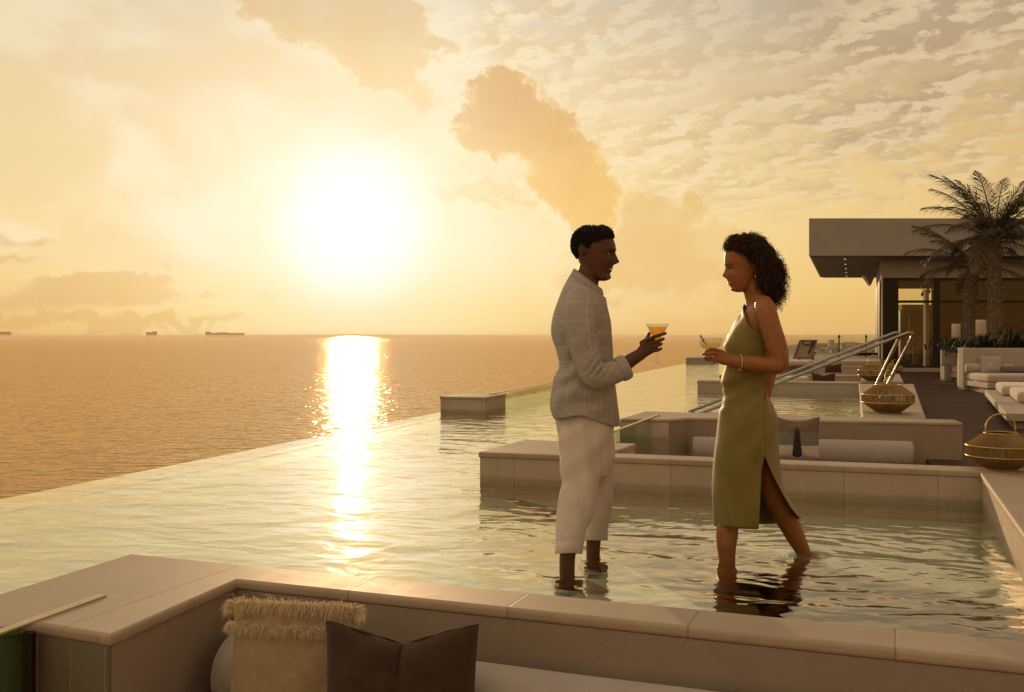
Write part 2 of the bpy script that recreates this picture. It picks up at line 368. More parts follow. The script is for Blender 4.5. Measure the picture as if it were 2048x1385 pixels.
# ------------------------------------------------------------------ mesh helpers
class MB:
    """collects shapes in world coordinates, then links them as one mesh"""
    def __init__(s): s.v = []; s.f = []; s.uv = []; s.sm = []
    def add(s, vs, fs, uvs=None, smooth=False):
        o = len(s.v); s.v += [tuple(q) for q in vs]
        for i, f in enumerate(fs):
            s.f.append([o + k for k in f]); s.sm.append(smooth)
            s.uv.append(uvs[i] if uvs else None)
    def prism(s, pts, z0, z1, ang=0.0):
        """upright block over a polygon; UVs in metres along direction ang"""
        n = len(pts); pts = [Vector((p[0], p[1])) for p in pts]
        if sum(pts[i].x * pts[(i + 1) % n].y - pts[(i + 1) % n].x * pts[i].y for i in range(n)) < 0: pts.reverse()
        u = Vector((math.cos(ang), math.sin(ang))); v2 = Vector((-u.y, u.x))
        vs = [(p.x, p.y, z0) for p in pts] + [(p.x, p.y, z1) for p in pts]
        fs = [list(range(n))[::-1], list(range(n, 2 * n))]
        uvs = [[(p.dot(u), p.dot(v2)) for p in pts][::-1], [(p.dot(u), p.dot(v2)) for p in pts]]
        for i in range(n):
            j = (i + 1) % n; e = (pts[j] - pts[i]).normalized()
            fs.append([i, j, n + j, n + i])
            uvs.append([(pts[i].dot(e), z0), (pts[j].dot(e), z0), (pts[j].dot(e), z1), (pts[i].dot(e), z1)])
        s.add(vs, fs, uvs)
    def box(s, c, sx, sy, sz, rot=0.0):
        u = Vector((math.cos(rot), math.sin(rot), 0)) * sx / 2; v = Vector((-math.sin(rot), math.cos(rot), 0)) * sy / 2
        c = Vector(c); s.prism([c - u - v, c + u - v, c + u + v, c - u + v], c.z, c.z + sz, rot)
    def tube(s, pts, ra, rb=None, seg=12, res=1, caps=True, up=(0, 1, 0), round_=True, smooth=True):
        """tube through pts; ra in the x-z plane, rb along the depth; res = spline subdivisions"""
        pts = [Vector(p) for p in pts]; n = len(pts)
        ra = list(ra) if hasattr(ra, '__len__') else [ra] * n
        rb = ra if rb is None else (list(rb) if hasattr(rb, '__len__') else [rb] * n)
        if res > 1:
            def cr(a, i, t):
                p0, p1, p2, p3 = a[max(i - 1, 0)], a[i], a[i + 1], a[min(i + 2, n - 1)]
                return 0.5 * ((2 * p1) + (p2 - p0) * t + (2 * p0 - 5 * p1 + 4 * p2 - p3) * t * t + (3 * p1 - p0 - 3 * p2 + p3) * t ** 3)
            q = []; qa = []; qb = []
            for i in range(n - 1):
                for k in range(res):
                    t = k / res; q.append(cr(pts, i, t)); qa.append(cr(ra, i, t)); qb.append(cr(rb, i, t))
            q.append(pts[-1]); qa.append(ra[-1]); qb.append(rb[-1])
            pts, ra, rb = q, qa, qb; n = len(pts)
        T = []
        for i in range(n):
            t = pts[min(i + 1, n - 1)] - pts[max(i - 1, 0)]
            T.append(t.normalized() if t.length > 1e-9 else Vector((0, 0, 1)))
        U = Vector(up)
        rings = []
        for i in range(n):
            N = U.cross(T[i])
            if N.length < .15: N = Vector((1, 0, 0)).cross(T[i]) if abs(T[i].x) < .9 else Vector((0, 0, 1)).cross(T[i])
            N.normalize(); B = T[i].cross(N).normalized()
            rings.append((pts[i], N, B, ra[i], rb[i]))
        if caps and round_:
            for e in (0, -1):
                c, N, B, a, b = rings[e]; t = T[e] * (-1 if e == 0 else 1); r = min(a, b)
                ex = [(c + t * r * math.sin(k), N, B, a * math.cos(k), b * math.cos(k)) for k in (R(35), R(65), R(85))]
                rings = ex[::-1] + rings if e == 0 else rings + ex
        vs = []; L = 0; ls = []
        for i, (c, N, B, a, b) in enumerate(rings):
            if i: L += (c - rings[i - 1][0]).length
            ls.append(L)
            for k in range(seg):
                th = 2 * math.pi * k / seg; vs.append(c + N * a * math.cos(th) + B * b * math.sin(th))
        fs = []; uvs = []
        mr = sum((abs(x) + abs(y)) / 2 for x, y in zip(ra, rb)) / n * 2 * math.pi
        for i in range(len(rings) - 1):
            for k in range(seg):
                k2 = (k + 1) % seg
                fs.append([i * seg + k, i * seg + k2, (i + 1) * seg + k2, (i + 1) * seg + k])
                u0, u1 = k / seg * mr, (k + 1) / seg * mr
                uvs.append([(u0, ls[i]), (u1, ls[i]), (u1, ls[i + 1]), (u0, ls[i + 1])])
        if caps:
            fs.append(list(range(seg))[::-1]); uvs.append([(0, 0)] * seg)
            o = (len(rings) - 1) * seg; fs.append([o + k for k in range(seg)]); uvs.append([(0, 0)] * seg)
        s.add(vs, fs, uvs, smooth)
    def lathe(s, c, prof, seg=32, close=False, smooth=True):
        c = Vector(c); vs = []; fs = []; n = len(prof)
        for r, z in prof:
            for k in range(seg):
                th = 2 * math.pi * k / seg; vs.append((c.x + r * math.cos(th), c.y + r * math.sin(th), c.z + z))
        for i in range(n - 1 + (1 if close else 0)):
            j = (i + 1) % n
            for k in range(seg):
                k2 = (k + 1) % seg; fs.append([i * seg + k, i * seg + k2, j * seg + k2, j * seg + k])
        if not close:
            fs.append(list(range(seg))[::-1]); fs.append([(n - 1) * seg + k for k in range(seg)])
        s.add(vs, fs, None, smooth)
    def ball(s, c, rx, ry=None, rz=None, seg=12, rot=None):
        ry = rx if ry is None else ry; rz = rx if rz is None else rz; c = Vector(c); vs = []; fs = []
        m = seg // 2 + 1
        for i in range(m + 1):
            ph = math.pi * i / m
            for k in range(seg):
                th = 2 * math.pi * k / seg
                q = Vector((rx * math.sin(ph) * math.cos(th), ry * math.sin(ph) * math.sin(th), rz * math.cos(ph)))
                if rot: q = rot @ q
                vs.append(c + q)
        for i in range(m):
            for k in range(seg):
                k2 = (k + 1) % seg; fs.append([i * seg + k, (i + 1) * seg + k, (i + 1) * seg + k2, i * seg + k2])
        s.add(vs, fs, None, True)
    def sheet(s, rows, closed=False, smooth=True):
        """grid of points; UVs in metres"""
        nr, nc = len(rows), len(rows[0]); vs = [q for r in rows for q in r]; fs = []; uvs = []
        U = [[0] for _ in rows]; V = [[0] * nc for _ in rows]
        for i in range(nr):
            for k in range(1, nc): U[i].append(U[i][-1] + (Vector(rows[i][k]) - Vector(rows[i][k - 1])).length)
        for i in range(1, nr):
            st = sum((Vector(rows[i][k]) - Vector(rows[i - 1][k])).length for k in range(nc)) / nc
            for k in range(nc): V[i][k] = V[i - 1][k] + st
        um = [sum(U[i][k] for i in range(nr)) / nr for k in range(nc)]
        for i in range(nr - 1):
            for k in range(nc - 1 + (1 if closed else 0)):
                k2 = (k + 1) % nc
                fs.append([i * nc + k, i * nc + k2, (i + 1) * nc + k2, (i + 1) * nc + k])
                ua = um[k]; ub = um[k2] if k2 else um[-1] + (um[-1] - um[-2])
                uvs.append([(ua, V[i][k]), (ub, V[i][k2]), (ub, V[i + 1][k2]), (ua, V[i + 1][k])])
        s.add(vs, fs, uvs, smooth)
    def build(s, name, m, parent=None, bevel=0.0, weld=False, solid=0.0, subsurf=0):
        o0 = Vector(parent['_o']) if parent is not None and '_o' in parent else Vector((0, 0, 0))
        me = bpy.data.meshes.new(name)
        me.from_pydata([(x - o0.x, y - o0.y, z - o0.z) for x, y, z in s.v], [], s.f)
        me.polygons.foreach_set('use_smooth', s.sm)
        ul = me.uv_layers.new(name='UVMap')
        li = 0
        for f, q in zip(s.f, s.uv):
            for k in range(len(f)):
                if q: ul.data[li].uv = q[k]
                li += 1
        me.materials.append(M[m] if isinstance(m, str) else m)
        me.update()
        if bevel or weld:
            bm = bmesh.new(); bm.from_mesh(me)
            if weld: bmesh.ops.remove_doubles(bm, verts=bm.verts, dist=1e-4)
            bmesh.ops.recalc_face_normals(bm, faces=bm.faces)
            bm.to_mesh(me); bm.free()
        o = bpy.data.objects.new(name, me); C.objects.link(o)
        if parent is not None: o.parent = parent; 
        if bevel:
            md = o.modifiers.new('edge', 'BEVEL'); md.width = bevel; md.segments = 3; md.limit_method = 'ANGLE'; md.angle_limit = R(35)
        if solid:
            md = o.modifiers.new('cloth', 'SOLIDIFY'); md.thickness = solid; md.offset = -1
        if subsurf:
            md = o.modifiers.new('round', 'SUBSURF'); md.levels = md.render_levels = subsurf
        if '_o' not in o: o['_o'] = tuple(o0)
        return o
def tag(o, label=None, cat=None, group=None, kind=None):
    if label: o['label'] = label
    if cat: o['category'] = cat
    if group: o['group'] = group
    if kind: o['kind'] = kind
    return o
def thing(name, label, cat, loc, group=None):
    e = bpy.data.objects.new(name, None); C.objects.link(e); e.location = loc; e['_o'] = tuple(loc); e.empty_display_size = .1
    return tag(e, label, cat, group, 'thing')
def copy_tree(o, parent=None):
    c = o.copy(); C.objects.link(c)
    if parent is not None: c.parent = parent
    for ch in list(o.children): copy_tree(ch, c)
    return c
def flat(pts, z):
    return [(p[0], p[1], z) for p in pts]

# ================================================================== structure
VD = Vector((.299, .954)).normalized(); UD = Vector((VD.y, -VD.x))      # along the pool edge / along the walls
UA = math.atan2(UD.y, UD.x)
O0 = G(0, 1000).to_2d()
def ST(s, t): return O0 + UD * s + VD * t
def toST(p):
    q = Vector((p[0], p[1])) - O0; return q.dot(UD), q.dot(VD)
CZ = .25                                    # coping height over the water
def gc(px, py, z=CZ): return G(px, py, z).to_2d()
DZ = -.15                                   # deck level
CB = -.20                                   # sunken lounge seat level

# sea, deck
mb = MB(); mb.add(flat([(-40000, -500), (40000, -500), (40000, 55000), (-40000, 55000)], -24), [[0, 1, 2, 3]])
tag(mb.build('sea', 'sea'), kind='structure')

# --- corner points of the walls round the pool
FB0 = gc(262, 1107); FBd = (gc(1900, 1267) - FB0).normalized()          # foreground wall, pool-side edge
FI0 = gc(475, 1160); FIR = FI0 + FBd * 6.2                              # its inner edge
FB1 = FB0 + FBd * 6.6
FV = (gc(0, 1187) - FB0).normalized(); FL = FB0 + FV * 1.35             # sea-side edge of the pier
FPI = FI0 + (gc(221, 1271) - FI0).normalized() * ((gc(221, 1271) - FI0).length)
FPO = FPI + (gc(78, 1247) - FPI).normalized() * ((gc(78, 1247) - FPI).length + .0)
D0 = gc(960, 904); D1 = gc(1962, 943)                                   # dividing wall, near edge
Dd = (D1 - D0).normalized(); Dn = Vector((-Dd.y, Dd.x))
Dend = D0 + Dd * 9.0
DP = (D0 - D1).length * .28
W2L = gc(1378, 836); W2R = gc(1926, 846)                                # lounge back wall, near edge
Wd = (W2R - W2L).normalized(); Wn = Vector((-Wd.y, Wd.x))
K0 = D1.copy(); Kd = (gc(2048, 1062) - K0).normalized()                 # right-hand kerb, inner edge

def wallparts(root, pts, z0, z1, ang, mcop='coping', mfac='facing', ch=.045, over=.012):
    """stone coping slab over a faced wall"""
    cen = sum((Vector((p[0], p[1])) for p in pts), Vector((0, 0))) / len(pts)
    a = MB(); a.prism(pts, z0, z1 - ch, ang); a.build('facing', mfac, root)
    n = len(pts); P2 = [Vector((p[0], p[1])) for p in pts]
    if sum(P2[i].x * P2[(i + 1) % n].y - P2[(i + 1) % n].x * P2[i].y for i in range(n)) < 0: P2.reverse()
    off = []
    for i in range(n):
        e1 = (P2[i] - P2[i - 1]).normalized(); e2 = (P2[(i + 1) % n] - P2[i]).normalized()
        n1 = Vector((e1.y, -e1.x)); n2 = Vector((e2.y, -e2.x)); k = n1 + n2
        off.append(P2[i] + k * over / max(.3, k.dot(n1)))
    b = MB(); b.prism(off, z1 - ch, z1, ang); b.build('coping', mcop, root, bevel=.012)

# foreground wall with its wide pier
fa = math.atan2(FBd.y, FBd.x)
r = thing('lounge_wall', 'stone-capped white wall and wide pier in front, behind the fringed pillow', 'low wall', (*FB0, 0))
slot0 = gc(205, 1190, .255); slot1 = gc(96, 1232, .255)
pts = [FB0, FB1, FIR, FI0, FPI, FPO, FPO + (FL - FB0) * 0 + (slot1 - slot0).normalized() * .0, FPO + (FL - FPO)]
mid = FI0 - FBd * .0
pier = [FB0, FB1, FIR, FI0, FPI, FPO, FPO + (FPO - FPI).normalized() * .62]
pier[-1] = FL
ch = .04
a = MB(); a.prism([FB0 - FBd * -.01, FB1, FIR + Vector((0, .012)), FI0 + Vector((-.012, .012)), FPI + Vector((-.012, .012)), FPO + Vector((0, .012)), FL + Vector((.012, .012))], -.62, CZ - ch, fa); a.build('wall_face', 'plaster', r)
b = MB(); b.prism(pier, CZ - ch, CZ, fa); b.build('coping', 'coping', r, bevel=.014)
# tiled end of the pier
e = (FPO - FPI).normalized(); nrm = Vector((e.y, -e.x)) * (-1 if Vector((e.y, -e.x)).y > 0 else 1)
c = MB(); q0 = FPI + e * .002 + Vector((-.004, .001)); q1 = FPO + Vector((0, .001))
c.prism([q0, q1, q1 + Vector((0, .02)), q0 + Vector((0, .02))], -.62, CZ - ch - .003, math.atan2(e.y, e.x)); 
M['endtile'] = tilemat('grey_end_tile', (.20, .155, .12), .15, .6, .4, line=.003, dark=2.2, off=.06)
c.build('end_tiles', 'endtile', r)
# glass wall on the sea side, with two bright edges let into the coping
gd = (gc(0, 1265) - slot0).normalized()
g = thing('glass_wall', 'green glass sea wall with bright edge beside the front pier', 'glass wall', (*slot0, 0))
a = MB(); s1 = FPO + e * .02; gl = gc(0, 1268, .25) + gd * .6
gn = Vector((-gd.y, gd.x))
st = slot0 + gd * ((s1 - slot0).dot(gd) + .03)
a.prism([st, gl, gl + gn * -.012, st + gn * -.012], -.7, CZ - .002); a.build('pane', 'pane', g); a = MB(); a.prism([st + gn * .016, gl + gn * .016, gl + gn * .004, st + gn * .004], -.7, CZ - .002); a.build('pane', 'pane', g)
M['glass_edge'] = mat('pale_glass_edge', (.62, .50, .30), .3, .1, 30)
a = MB(); a.prism([slot0, gl, gl + gn * -.014, slot0 + gn * -.014], CZ + .0005, CZ + .007); a.build('edge_strip', 'glass_edge', g); a = MB(); a.prism([slot0 + gn * .018, gl + gn * .018, gl + gn * .004, slot0 + gn * .004], CZ + .0005, CZ + .007); a.build('edge_strip', 'glass_edge', g)
a = MB(); a.box((*(s1 + gd * .03 + Vector((.01, -.01))), -.6), .03, .03, .83); a.build('end_post', 'dark_metal', g)

# dividing wall: wide stone platform at the sea end, thin kerb to the right
r = thing('dividing_wall', 'long low stone wall crossing the pool just behind the couple', 'low wall', (*D0, 0))
PB = gc(1050, 880); PBr = PB + Dd * ((gc(1228, 885) - PB).length)
th = .24
# platform and kerb as one coping outline
pr = D0 + Dd * ((gc(1205, 912) - D0).dot(Dd)); 
prb = pr + (PB - D0)
pts = [D0, Dend, Dend + Dn * th, pr + Dn * th, prb, PB]
wallparts(r, pts, -.9, CZ, UA)
# right-hand kerb where the lantern stands
KW = Vector((-Kd.y, Kd.x)); KW = KW if KW.x > 0 else -KW
r = thing('pool_kerb', 'broad stone kerb under the nearest lantern, running towards the camera', 'kerb', (*K0, 0))
pts = [K0 + Dd * .002 - Vector((0, .004)), K0 + KW * 1.15 - Vector((0, .004)), K0 + KW * 1.15 + Kd * 5.2, K0 + Kd * 5.2]
wallparts(r, pts, -.9, CZ - .003, math.atan2(Kd.y, Kd.x))

# lounge back wall with tiled pier on the sea side
r = thing('lounge_wall', 'white lounge wall behind the tasselled pillow, second from the front', 'low wall', (*W2L, 0))
p0 = gc(1240, 838); p1 = gc(1290, 823); 
W2th = .30
W2Rb = W2R + Wn * .42
pierN = p0; 
pts = [pierN, W2L - Wd * .02 + (pierN - W2L) * .0 + Vector((0, -.75)), W2L, W2R, W2Rb, p1 + Wd * .3 + Wn * .1, p1]
PK = gc(1338, 839)
pts = [p0, PK, W2L, W2R, W2Rb, p1]
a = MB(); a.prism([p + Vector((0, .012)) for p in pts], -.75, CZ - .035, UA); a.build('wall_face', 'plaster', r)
b = MB(); b.prism(pts, CZ - .035, CZ, UA); b.build('coping', 'coping', r, bevel=.012)
c = MB(); q0, q1 = p0 + Vector((.004, .004)), PK + Vector((-.003, .004)); c.prism([q0, q1, q1 + Vector((0, .02)), q0 + Vector((0, .02))], -.75, CZ - .038, UA); c.build('end_tiles', 'facing', r)
# its glass sea wall down to the platform
g = thing('glass_wall', 'green glass panel between the stone platform and the second pier', 'glass wall', (*p0, 0))
ga = gc(1314, 831); gb = prb + Dd * -.1
gb = gc(1205, 872)
gdd = (gb - ga).normalized(); gn = Vector((-gdd.y, gdd.x))
ga2 = gc(1301, 838)
a = MB(); a.prism([ga2, gb, gb + gn * .016, ga2 + gn * .016], -.7, CZ - .002); a.build('pane', 'pane', g)
a = MB(); a.prism([ga, gb, gb + gn * .03, ga + gn * .03], CZ + .001, CZ + .012); a.build('edge_strip', 'glass_edge', g)
a = MB(); a.box((*(ga2 - Vector((0, .012))), -.7), .02, .02, .94); a.build('end_post', 'glass_edge', g)

# further walls of the same kind
def farwall(pl, pr_, label, th=.3, z=CZ, base=-.8):
    A, B = gc(*pl, z), gc(*pr_, z); dd = (B - A).normalized(); nn = VD.copy()
    t = thing('lounge_wall', label, 'low wall', (*A, 0)); wallparts(t, [A, B, B + nn * th, A + nn * th], base, z, UA, mfac='plaster_far', over=.01)
    return A, B
W3A, W3B = farwall((1395, 762), (1722, 766), 'low stone wall in the far pool under the slanting handrails', .5)
farwall((1439, 751), (1760, 751), 'white wall behind the far lounge with a brown pillow', .4)
farwall((1560, 733), (1765, 734), 'pale wall crossing behind the far lounge, level with the third lantern', .4, .26)
farwall((1500, 722), (1760, 723), 'thin white wall closing the terrace below the sling chair', .5, .27)
farwall((1372, 716), (1424, 716), 'grey pier on the pool edge behind the coupe glass', 3.0)
# lounge returns seen between the woman and the lantern
# block on the pool edge with its glass
r = thing('pool_pier', 'square grey stone block on the pool edge left of the man', 'pier', (*gc(881, 793), 0))
A = gc(881, 793); B = gc(970, 795); B2 = gc(1011, 788); A2 = A + (B2 - B)
wallparts(r, [A, B, B2, A2], -.9, CZ, math.atan2((B - A).y, (B - A).x))
g = thing('glass_wall', 'green glass edge panel running back from the grey stone block', 'glass wall', (*B2, 0))
ge = gc(1150, 759); gs = gc(985, 789.5); gv = (ge - gs).normalized(); gn = Vector((-gv.y, gv.x))
M['pane_far'] = glassmat('pale_green_glass', (.88, .92, .80))
a = MB(); a.prism([B2 + Vector((-.03, -.1)), ge, ge + gn * .03, B2 + Vector((-.03, -.1)) + gn * .03], -.2, CZ - .01); a.build('pane', 'pane_far', g)
a = MB(); a.prism([gs, ge, ge + gn * .06, gs + gn * .06], CZ + .002, CZ + .014); a.build('edge_strip', 'glass_edge', g)

# bay behind the lounge wall: ledge, broad kerb carrying the lanterns
kA = gc(1727, 833); kB = gc(1719, 768)
r = thing('pool_kerb', 'white kerb carrying the big lantern and the feet of the handrails', 'kerb', (*kA, 0))
kR0 = gc(1850, 836); kR1 = gc(1826, 768)
wallparts(r, [kA, kR0, kR1, kB], -.6, CZ - .003, math.atan2((kB - kA).y, (kB - kA).x), mfac='plaster_far')
kC = gc(1655, 728); kR2 = gc(1800, 728)
r = thing('pool_kerb', 'far white kerb under the three lanterns beyond the handrails', 'kerb', (*kB, 0))
wallparts(r, [gc(1722, 764), gc(1806, 764), gc(1790, 734), gc(1733, 734)], -.6, CZ + .004, math.atan2((kB - kA).y, (kB - kA).x), mfac='plaster_far')

# pool floor and water
e0 = -.01
F_l = FB0 + FBd * .06 - Vector((0, .05)); F_r = FB1 - Vector((0, .05))
D_l = D0 + Dn * .08 + Dd * .06; D_r = Dend + Dn * .08
w2b_l = p1 - Wn * .06 + Wd * .06; w2b_r = W2Rb - Wn * .1
n3 = W3A + Vector((.05, .1))
main = [ST(e0, -7), FL + FV * 3, F_l, D_l, PB - Vector((-.06, .04)), p0 + Vector((.03, .05)), w2b_l, n3, gc(1500, 722) , ST(5.0, 55), ST(e0, 62)]
bay1 = [F_l, F_r, K0 + Kd * 4.2 + KW * .12, K0 + KW * .12 , D1 + Dn * .08, D_l]
bay2 = [w2b_l, w2b_r, kA + Vector((.1, -.1)), kB + Vector((.1, .15)), W3B + Vector((0, .1)), n3]
lounge_gap = [D_l, PB - Vector((-.06, .04)), p0 + Vector((.03, .05))]
mb = MB()
for poly in (main, bay1, bay2): mb.add(flat(poly, 0), [list(range(len(poly)))])
mb.add([V_ for V_ in (Vector((*ST(e0, -7), 0)), Vector((*ST(e0, 62), 0)), Vector((*ST(e0 - .06, 62), -.099)), Vector((*ST(e0 - .06, -7), -.099)))], [[0, 1, 2, 3]])
tag(mb.build('pool_water', 'water'), kind='structure')
mb = MB()
lz = -.11
mb.prism([ST(-.02, -8), FL + FV * 3, F_l - VD * .1, F_r, K0 + Kd * 5 + KW * .2, K0 + KW * .2, D_r, D_l + Dd * .1, PB + Vector((.1, 0)), p0 + Vector((.03, .05)), w2b_l + Vector((.05, 0)), n3, ST(4.2, 62), ST(-.02, 62)], -1.24, lz, UA)
tag(mb.build('pool_floor', 'ledge'), kind='structure')
mb = MB(); mb.prism([ST(-.16, -8), ST(3.2, -8), ST(4.2, 62), ST(-.16, 62)], -1.5, -1.25, UA); mb.prism([ST(-.17, -8), ST(-.02, -8), ST(-.02, 62), ST(-.17, 62)], -1.6, -.10, UA)
tag(mb.build('pool_basin', 'floor'), kind='structure')
mb = MB(); mb.prism([w2b_l, w2b_r, kA + Vector((.3, -.1)), kB + Vector((.3, .15)), W3B + Vector((0, .1)), n3], -.8, -.45, UA)
l0 = gc(1683, 832, .0); l1 = gc(1684, 780, .0)
mb.prism([l0, kA + Vector((.1, -.1)), kB + Vector((.1, .1)), l1], -.45, -.05, UA)
tag(mb.build('pool_step', 'ledge'), kind='structure')
# timber deck
mb = MB(); mb.prism([(-1.5, 1.2), (9, 1.2), (40, 10), (40, 60), tuple(ST(4.6, 55)), (W3B.x + .6, W3B.y), (W2R.x - .1, W2R.y + .3), (PK.x, PK.y - .5), (D0.x + 1.6, D0.y + .35), (D1.x + .9, D1.y), (FI0.x, FI0.y - .05)], -.95, -.62)
tag(mb.build('terrace_slab', 'plaster_far'), kind='structure')
mb = MB(); mb.prism([(K0.x + KW.x * 1.1, K0.y - 4), (30, 3), (40, 60), tuple(ST(6.5, 58)), (gc(1760, 745).x, gc(1760, 745).y), (kR1.x - .15, kR1.y), (kR0.x - .15, kR0.y), (W2R.x - .35, W2R.y + .1), (W2R.x - .75, W2R.y - 1.2), (D1.x - .2, D1.y + .4), (D1.x + .3, D1.y + .15)], -.6, DZ)
tag(mb.build('deck', 'deck'), kind='structure')
# ================================================================== objects
def V3(p, z): return Vector((p[0], p[1], z))
# ---- soft furnishing
def pillow_rows(c, wdir, udir, Wd_, Ht, T, dip=.0, crease=0.0, pinch=.06, n=26, side=1, seed=0):
    nrm_ = wdir.cross(udir).normalized(); rows = []
    for i in range(n + 1):
        v = -1 + 2 * i / n; row = []
        for k in range(n + 1):
            u = -1 + 2 * k / n
            x = u * Wd_ / 2 * (1 - pinch * (1 - v * v) * abs(u) ** 2)
            y = v * Ht / 2 * (1 - pinch * (1 - u * u) * abs(v) ** 2)
            if v > 0: y -= dip * v ** 2 * max(0, 1 - abs(u)) ** 1.3
            t = T / 2 * ((1 - abs(u) ** 2.4) * (1 - abs(v) ** 2.4)) ** .55
            t *= 1 - crease * math.exp(-(u / .09) ** 2)
            q = mnoise.noise(Vector((u * 2.2 + seed, v * 2.2, side * 3)))
            t += T * .13 * q * (1 - u * u) * (1 - v * v)
            t += T * .055 * math.sin(9 * u + 6 * v * (1 if u > 0 else -1) + seed) * (1 - u ** 4) * max(0, v)
            row.append(c + wdir * x + udir * (y + Ht / 2) + nrm_ * t * side)
        rows.append(row)
    return rows
def pillow(name, mat_, parent, c, wdir, lean, Wd_, Ht, T, **kw):
    """c = middle of the bottom edge; lean tips the top away from the camera side"""
    up = Vector((0, 0, 1)); back = Vector((-wdir.y, wdir.x, 0))
    udir = (up * math.cos(lean) + back * math.sin(lean)).normalized()
    mb = MB()
    for sd in (1, -1): mb.sheet(pillow_rows(c, wdir, udir, Wd_, Ht, T, side=sd, **kw))
    return mb.build(name, mat_, parent, weld=True), udir, wdir.cross(udir).normalized()
def cushion(name, m, parent, c, sx, sy, sz, rot=0, bev=.05):
    mb = MB(); mb.box(c, sx, sy, sz, rot); o = mb.build(name, m, parent, bevel=bev)
    o.modifiers['edge'].segments = 5
    for p_ in o.data.polygons: p_.use_smooth = True
    return o
def bolster(label, a, b, r_, group=None):
    t = thing('bolster', label, 'bolster', a, group); mb = MB()
    d_ = (b - a).normalized(); n_ = 9
    mb.tube([a, a + d_ * .012, a + d_ * .05] + [a + (b - a) * k / n_ for k in range(1, n_)] + [b - d_ * .05, b - d_ * .012, b],
            [r_ * .80, r_ * .93, r_] + [r_ * (1 + .012 * random.uniform(-1, 1)) for _ in range(n_ - 1)] + [r_, r_ * .93, r_ * .80], None, 40, 2, round_=False, up=(0, 0, 1))
    mb.build('cover', 'cushion', t)
    for c_ in (a + d_ * .012, b - d_ * .012):
        p_ = MB(); pts = []
        s_ = Vector((0, 0, 1)).cross(d_).normalized(); u_ = d_.cross(s_)
        for k in range(33): pts.append(c_ + (s_ * math.cos(k * math.pi / 16) + u_ * math.sin(k * math.pi / 16)) * r_ * .94)
        p_.tube(pts, .006, None, 6, 1, caps=False); p_.build('piping', 'cushion', t)
    return t
fb3 = Vector((FBd.x, FBd.y, 0)); fin = Vector((FBd.y, -FBd.x, 0))         # fin points from the wall into the lounge
fin = fin if fin.y < 0 else -fin
a = V3(FI0, -.035) + fb3 * .085 + fin * .15
bolster('long grey canvas bolster along the front wall, behind the fringed pillow', a, a + fb3 * 2.9, .135, 'lounge bolsters')
t = thing('seat_cushion', 'grey white seat pad at the very bottom, under the front bolster', 'seat cushion', V3(FI0, -.3))
cushion('pad', 'cushion', t, V3(FI0, -.30) + fb3 * 1.75 + fin * .42, 3.3, .8, .13, fa)
# fringed pillow
t = thing('pillow', 'cream pillow with two shaggy fringed bands, leaning by the front wall', 'pillow', P(592, 1420, 3.32), 'lounge pillows')
wd = Vector((.985, -.172, 0)).normalized()
tl = P(466, 1206, 3.36)
pc = tl + wd * .213 - Vector((0, 0, .455)) - Vector((-wd.y, wd.x, 0)) * .07
o, ud, nd_ = pillow('cover', 'cream', t, pc, wd, R(11), .425, .46, .13, seed=3, pinch=.03)
mb = MB()
for row, (vz, ln) in enumerate(((.975, .058), (.69, .046))):
    for k in range(4600):
        u = random.uniform(-1.02, 1.02); vv = vz + random.gauss(0, .02)
        tt = .065 * max(0, (1 - abs(u) ** 2.4) * (1 - min(.999, abs(vz)) ** 2.4)) ** .55
        base = pc + wd * u * .2125 + ud * (.23 + vv * .23) + nd_ * (tt * random.choice((1, 1, 1, .5)))
        dr = (nd_ * random.uniform(.2, .9) + wd * random.gauss(.0, .35) + (wd * (u * 1.2 if abs(u) > .93 else 0)) + Vector((0, 0, random.gauss(-.1 - .4 * row, .55)))).normalized()
        L = ln * random.uniform(.5, 1.1)
        p1_ = base + dr * L * .5; p2_ = base + (dr + Vector((0, 0, -.7))).normalized() * L
        sdv = dr.cross(Vector((random.uniform(-1, 1), random.uniform(-1, 1), random.uniform(-1, 1)))).normalized() * .0008
        mb.add([base - sdv, base + sdv, p1_ + sdv, p1_ - sdv, p2_], [[0, 1, 2, 3], [3, 2, 4]])
mb.build('fringe', 'fringe', t)
# taupe pillow
t = thing('pillow', 'plain taupe pillow with a dark centre seam, standing in front of the fringed pillow', 'pillow', P(800, 1420, 3.1), 'lounge pillows')
wd2 = Vector((.997, -.08, 0)).normalized()
tl = P(652, 1250, 3.14); pc2 = tl + wd2 * .24 - Vector((0, 0, .46)) - Vector((-wd2.y, wd2.x, 0)) * .05
o, ud2, nd2 = pillow('cover', 'taupe', t, pc2, wd2, R(7), .485, .475, .19, dip=.055, crease=.28, seed=9, pinch=.045)
mb = MB(); pts = []
for i in range(24):
    v = -1 + 2 * i / 23 * .995
    y = v * .2375 * (1 - .045 * v * v) - (.055 * v * v if v > 0 else 0)
    tt = .095 * (1 - abs(v) ** 2.4) ** .55 * .72 if abs(v) < 1 else 0
    pts.append(pc2 + ud2 * (y + .2375) + nd2 * (tt + .001))
mb.tube(pts, .0042, None, 8, 1); mb.build('seam', 'tassel', t)

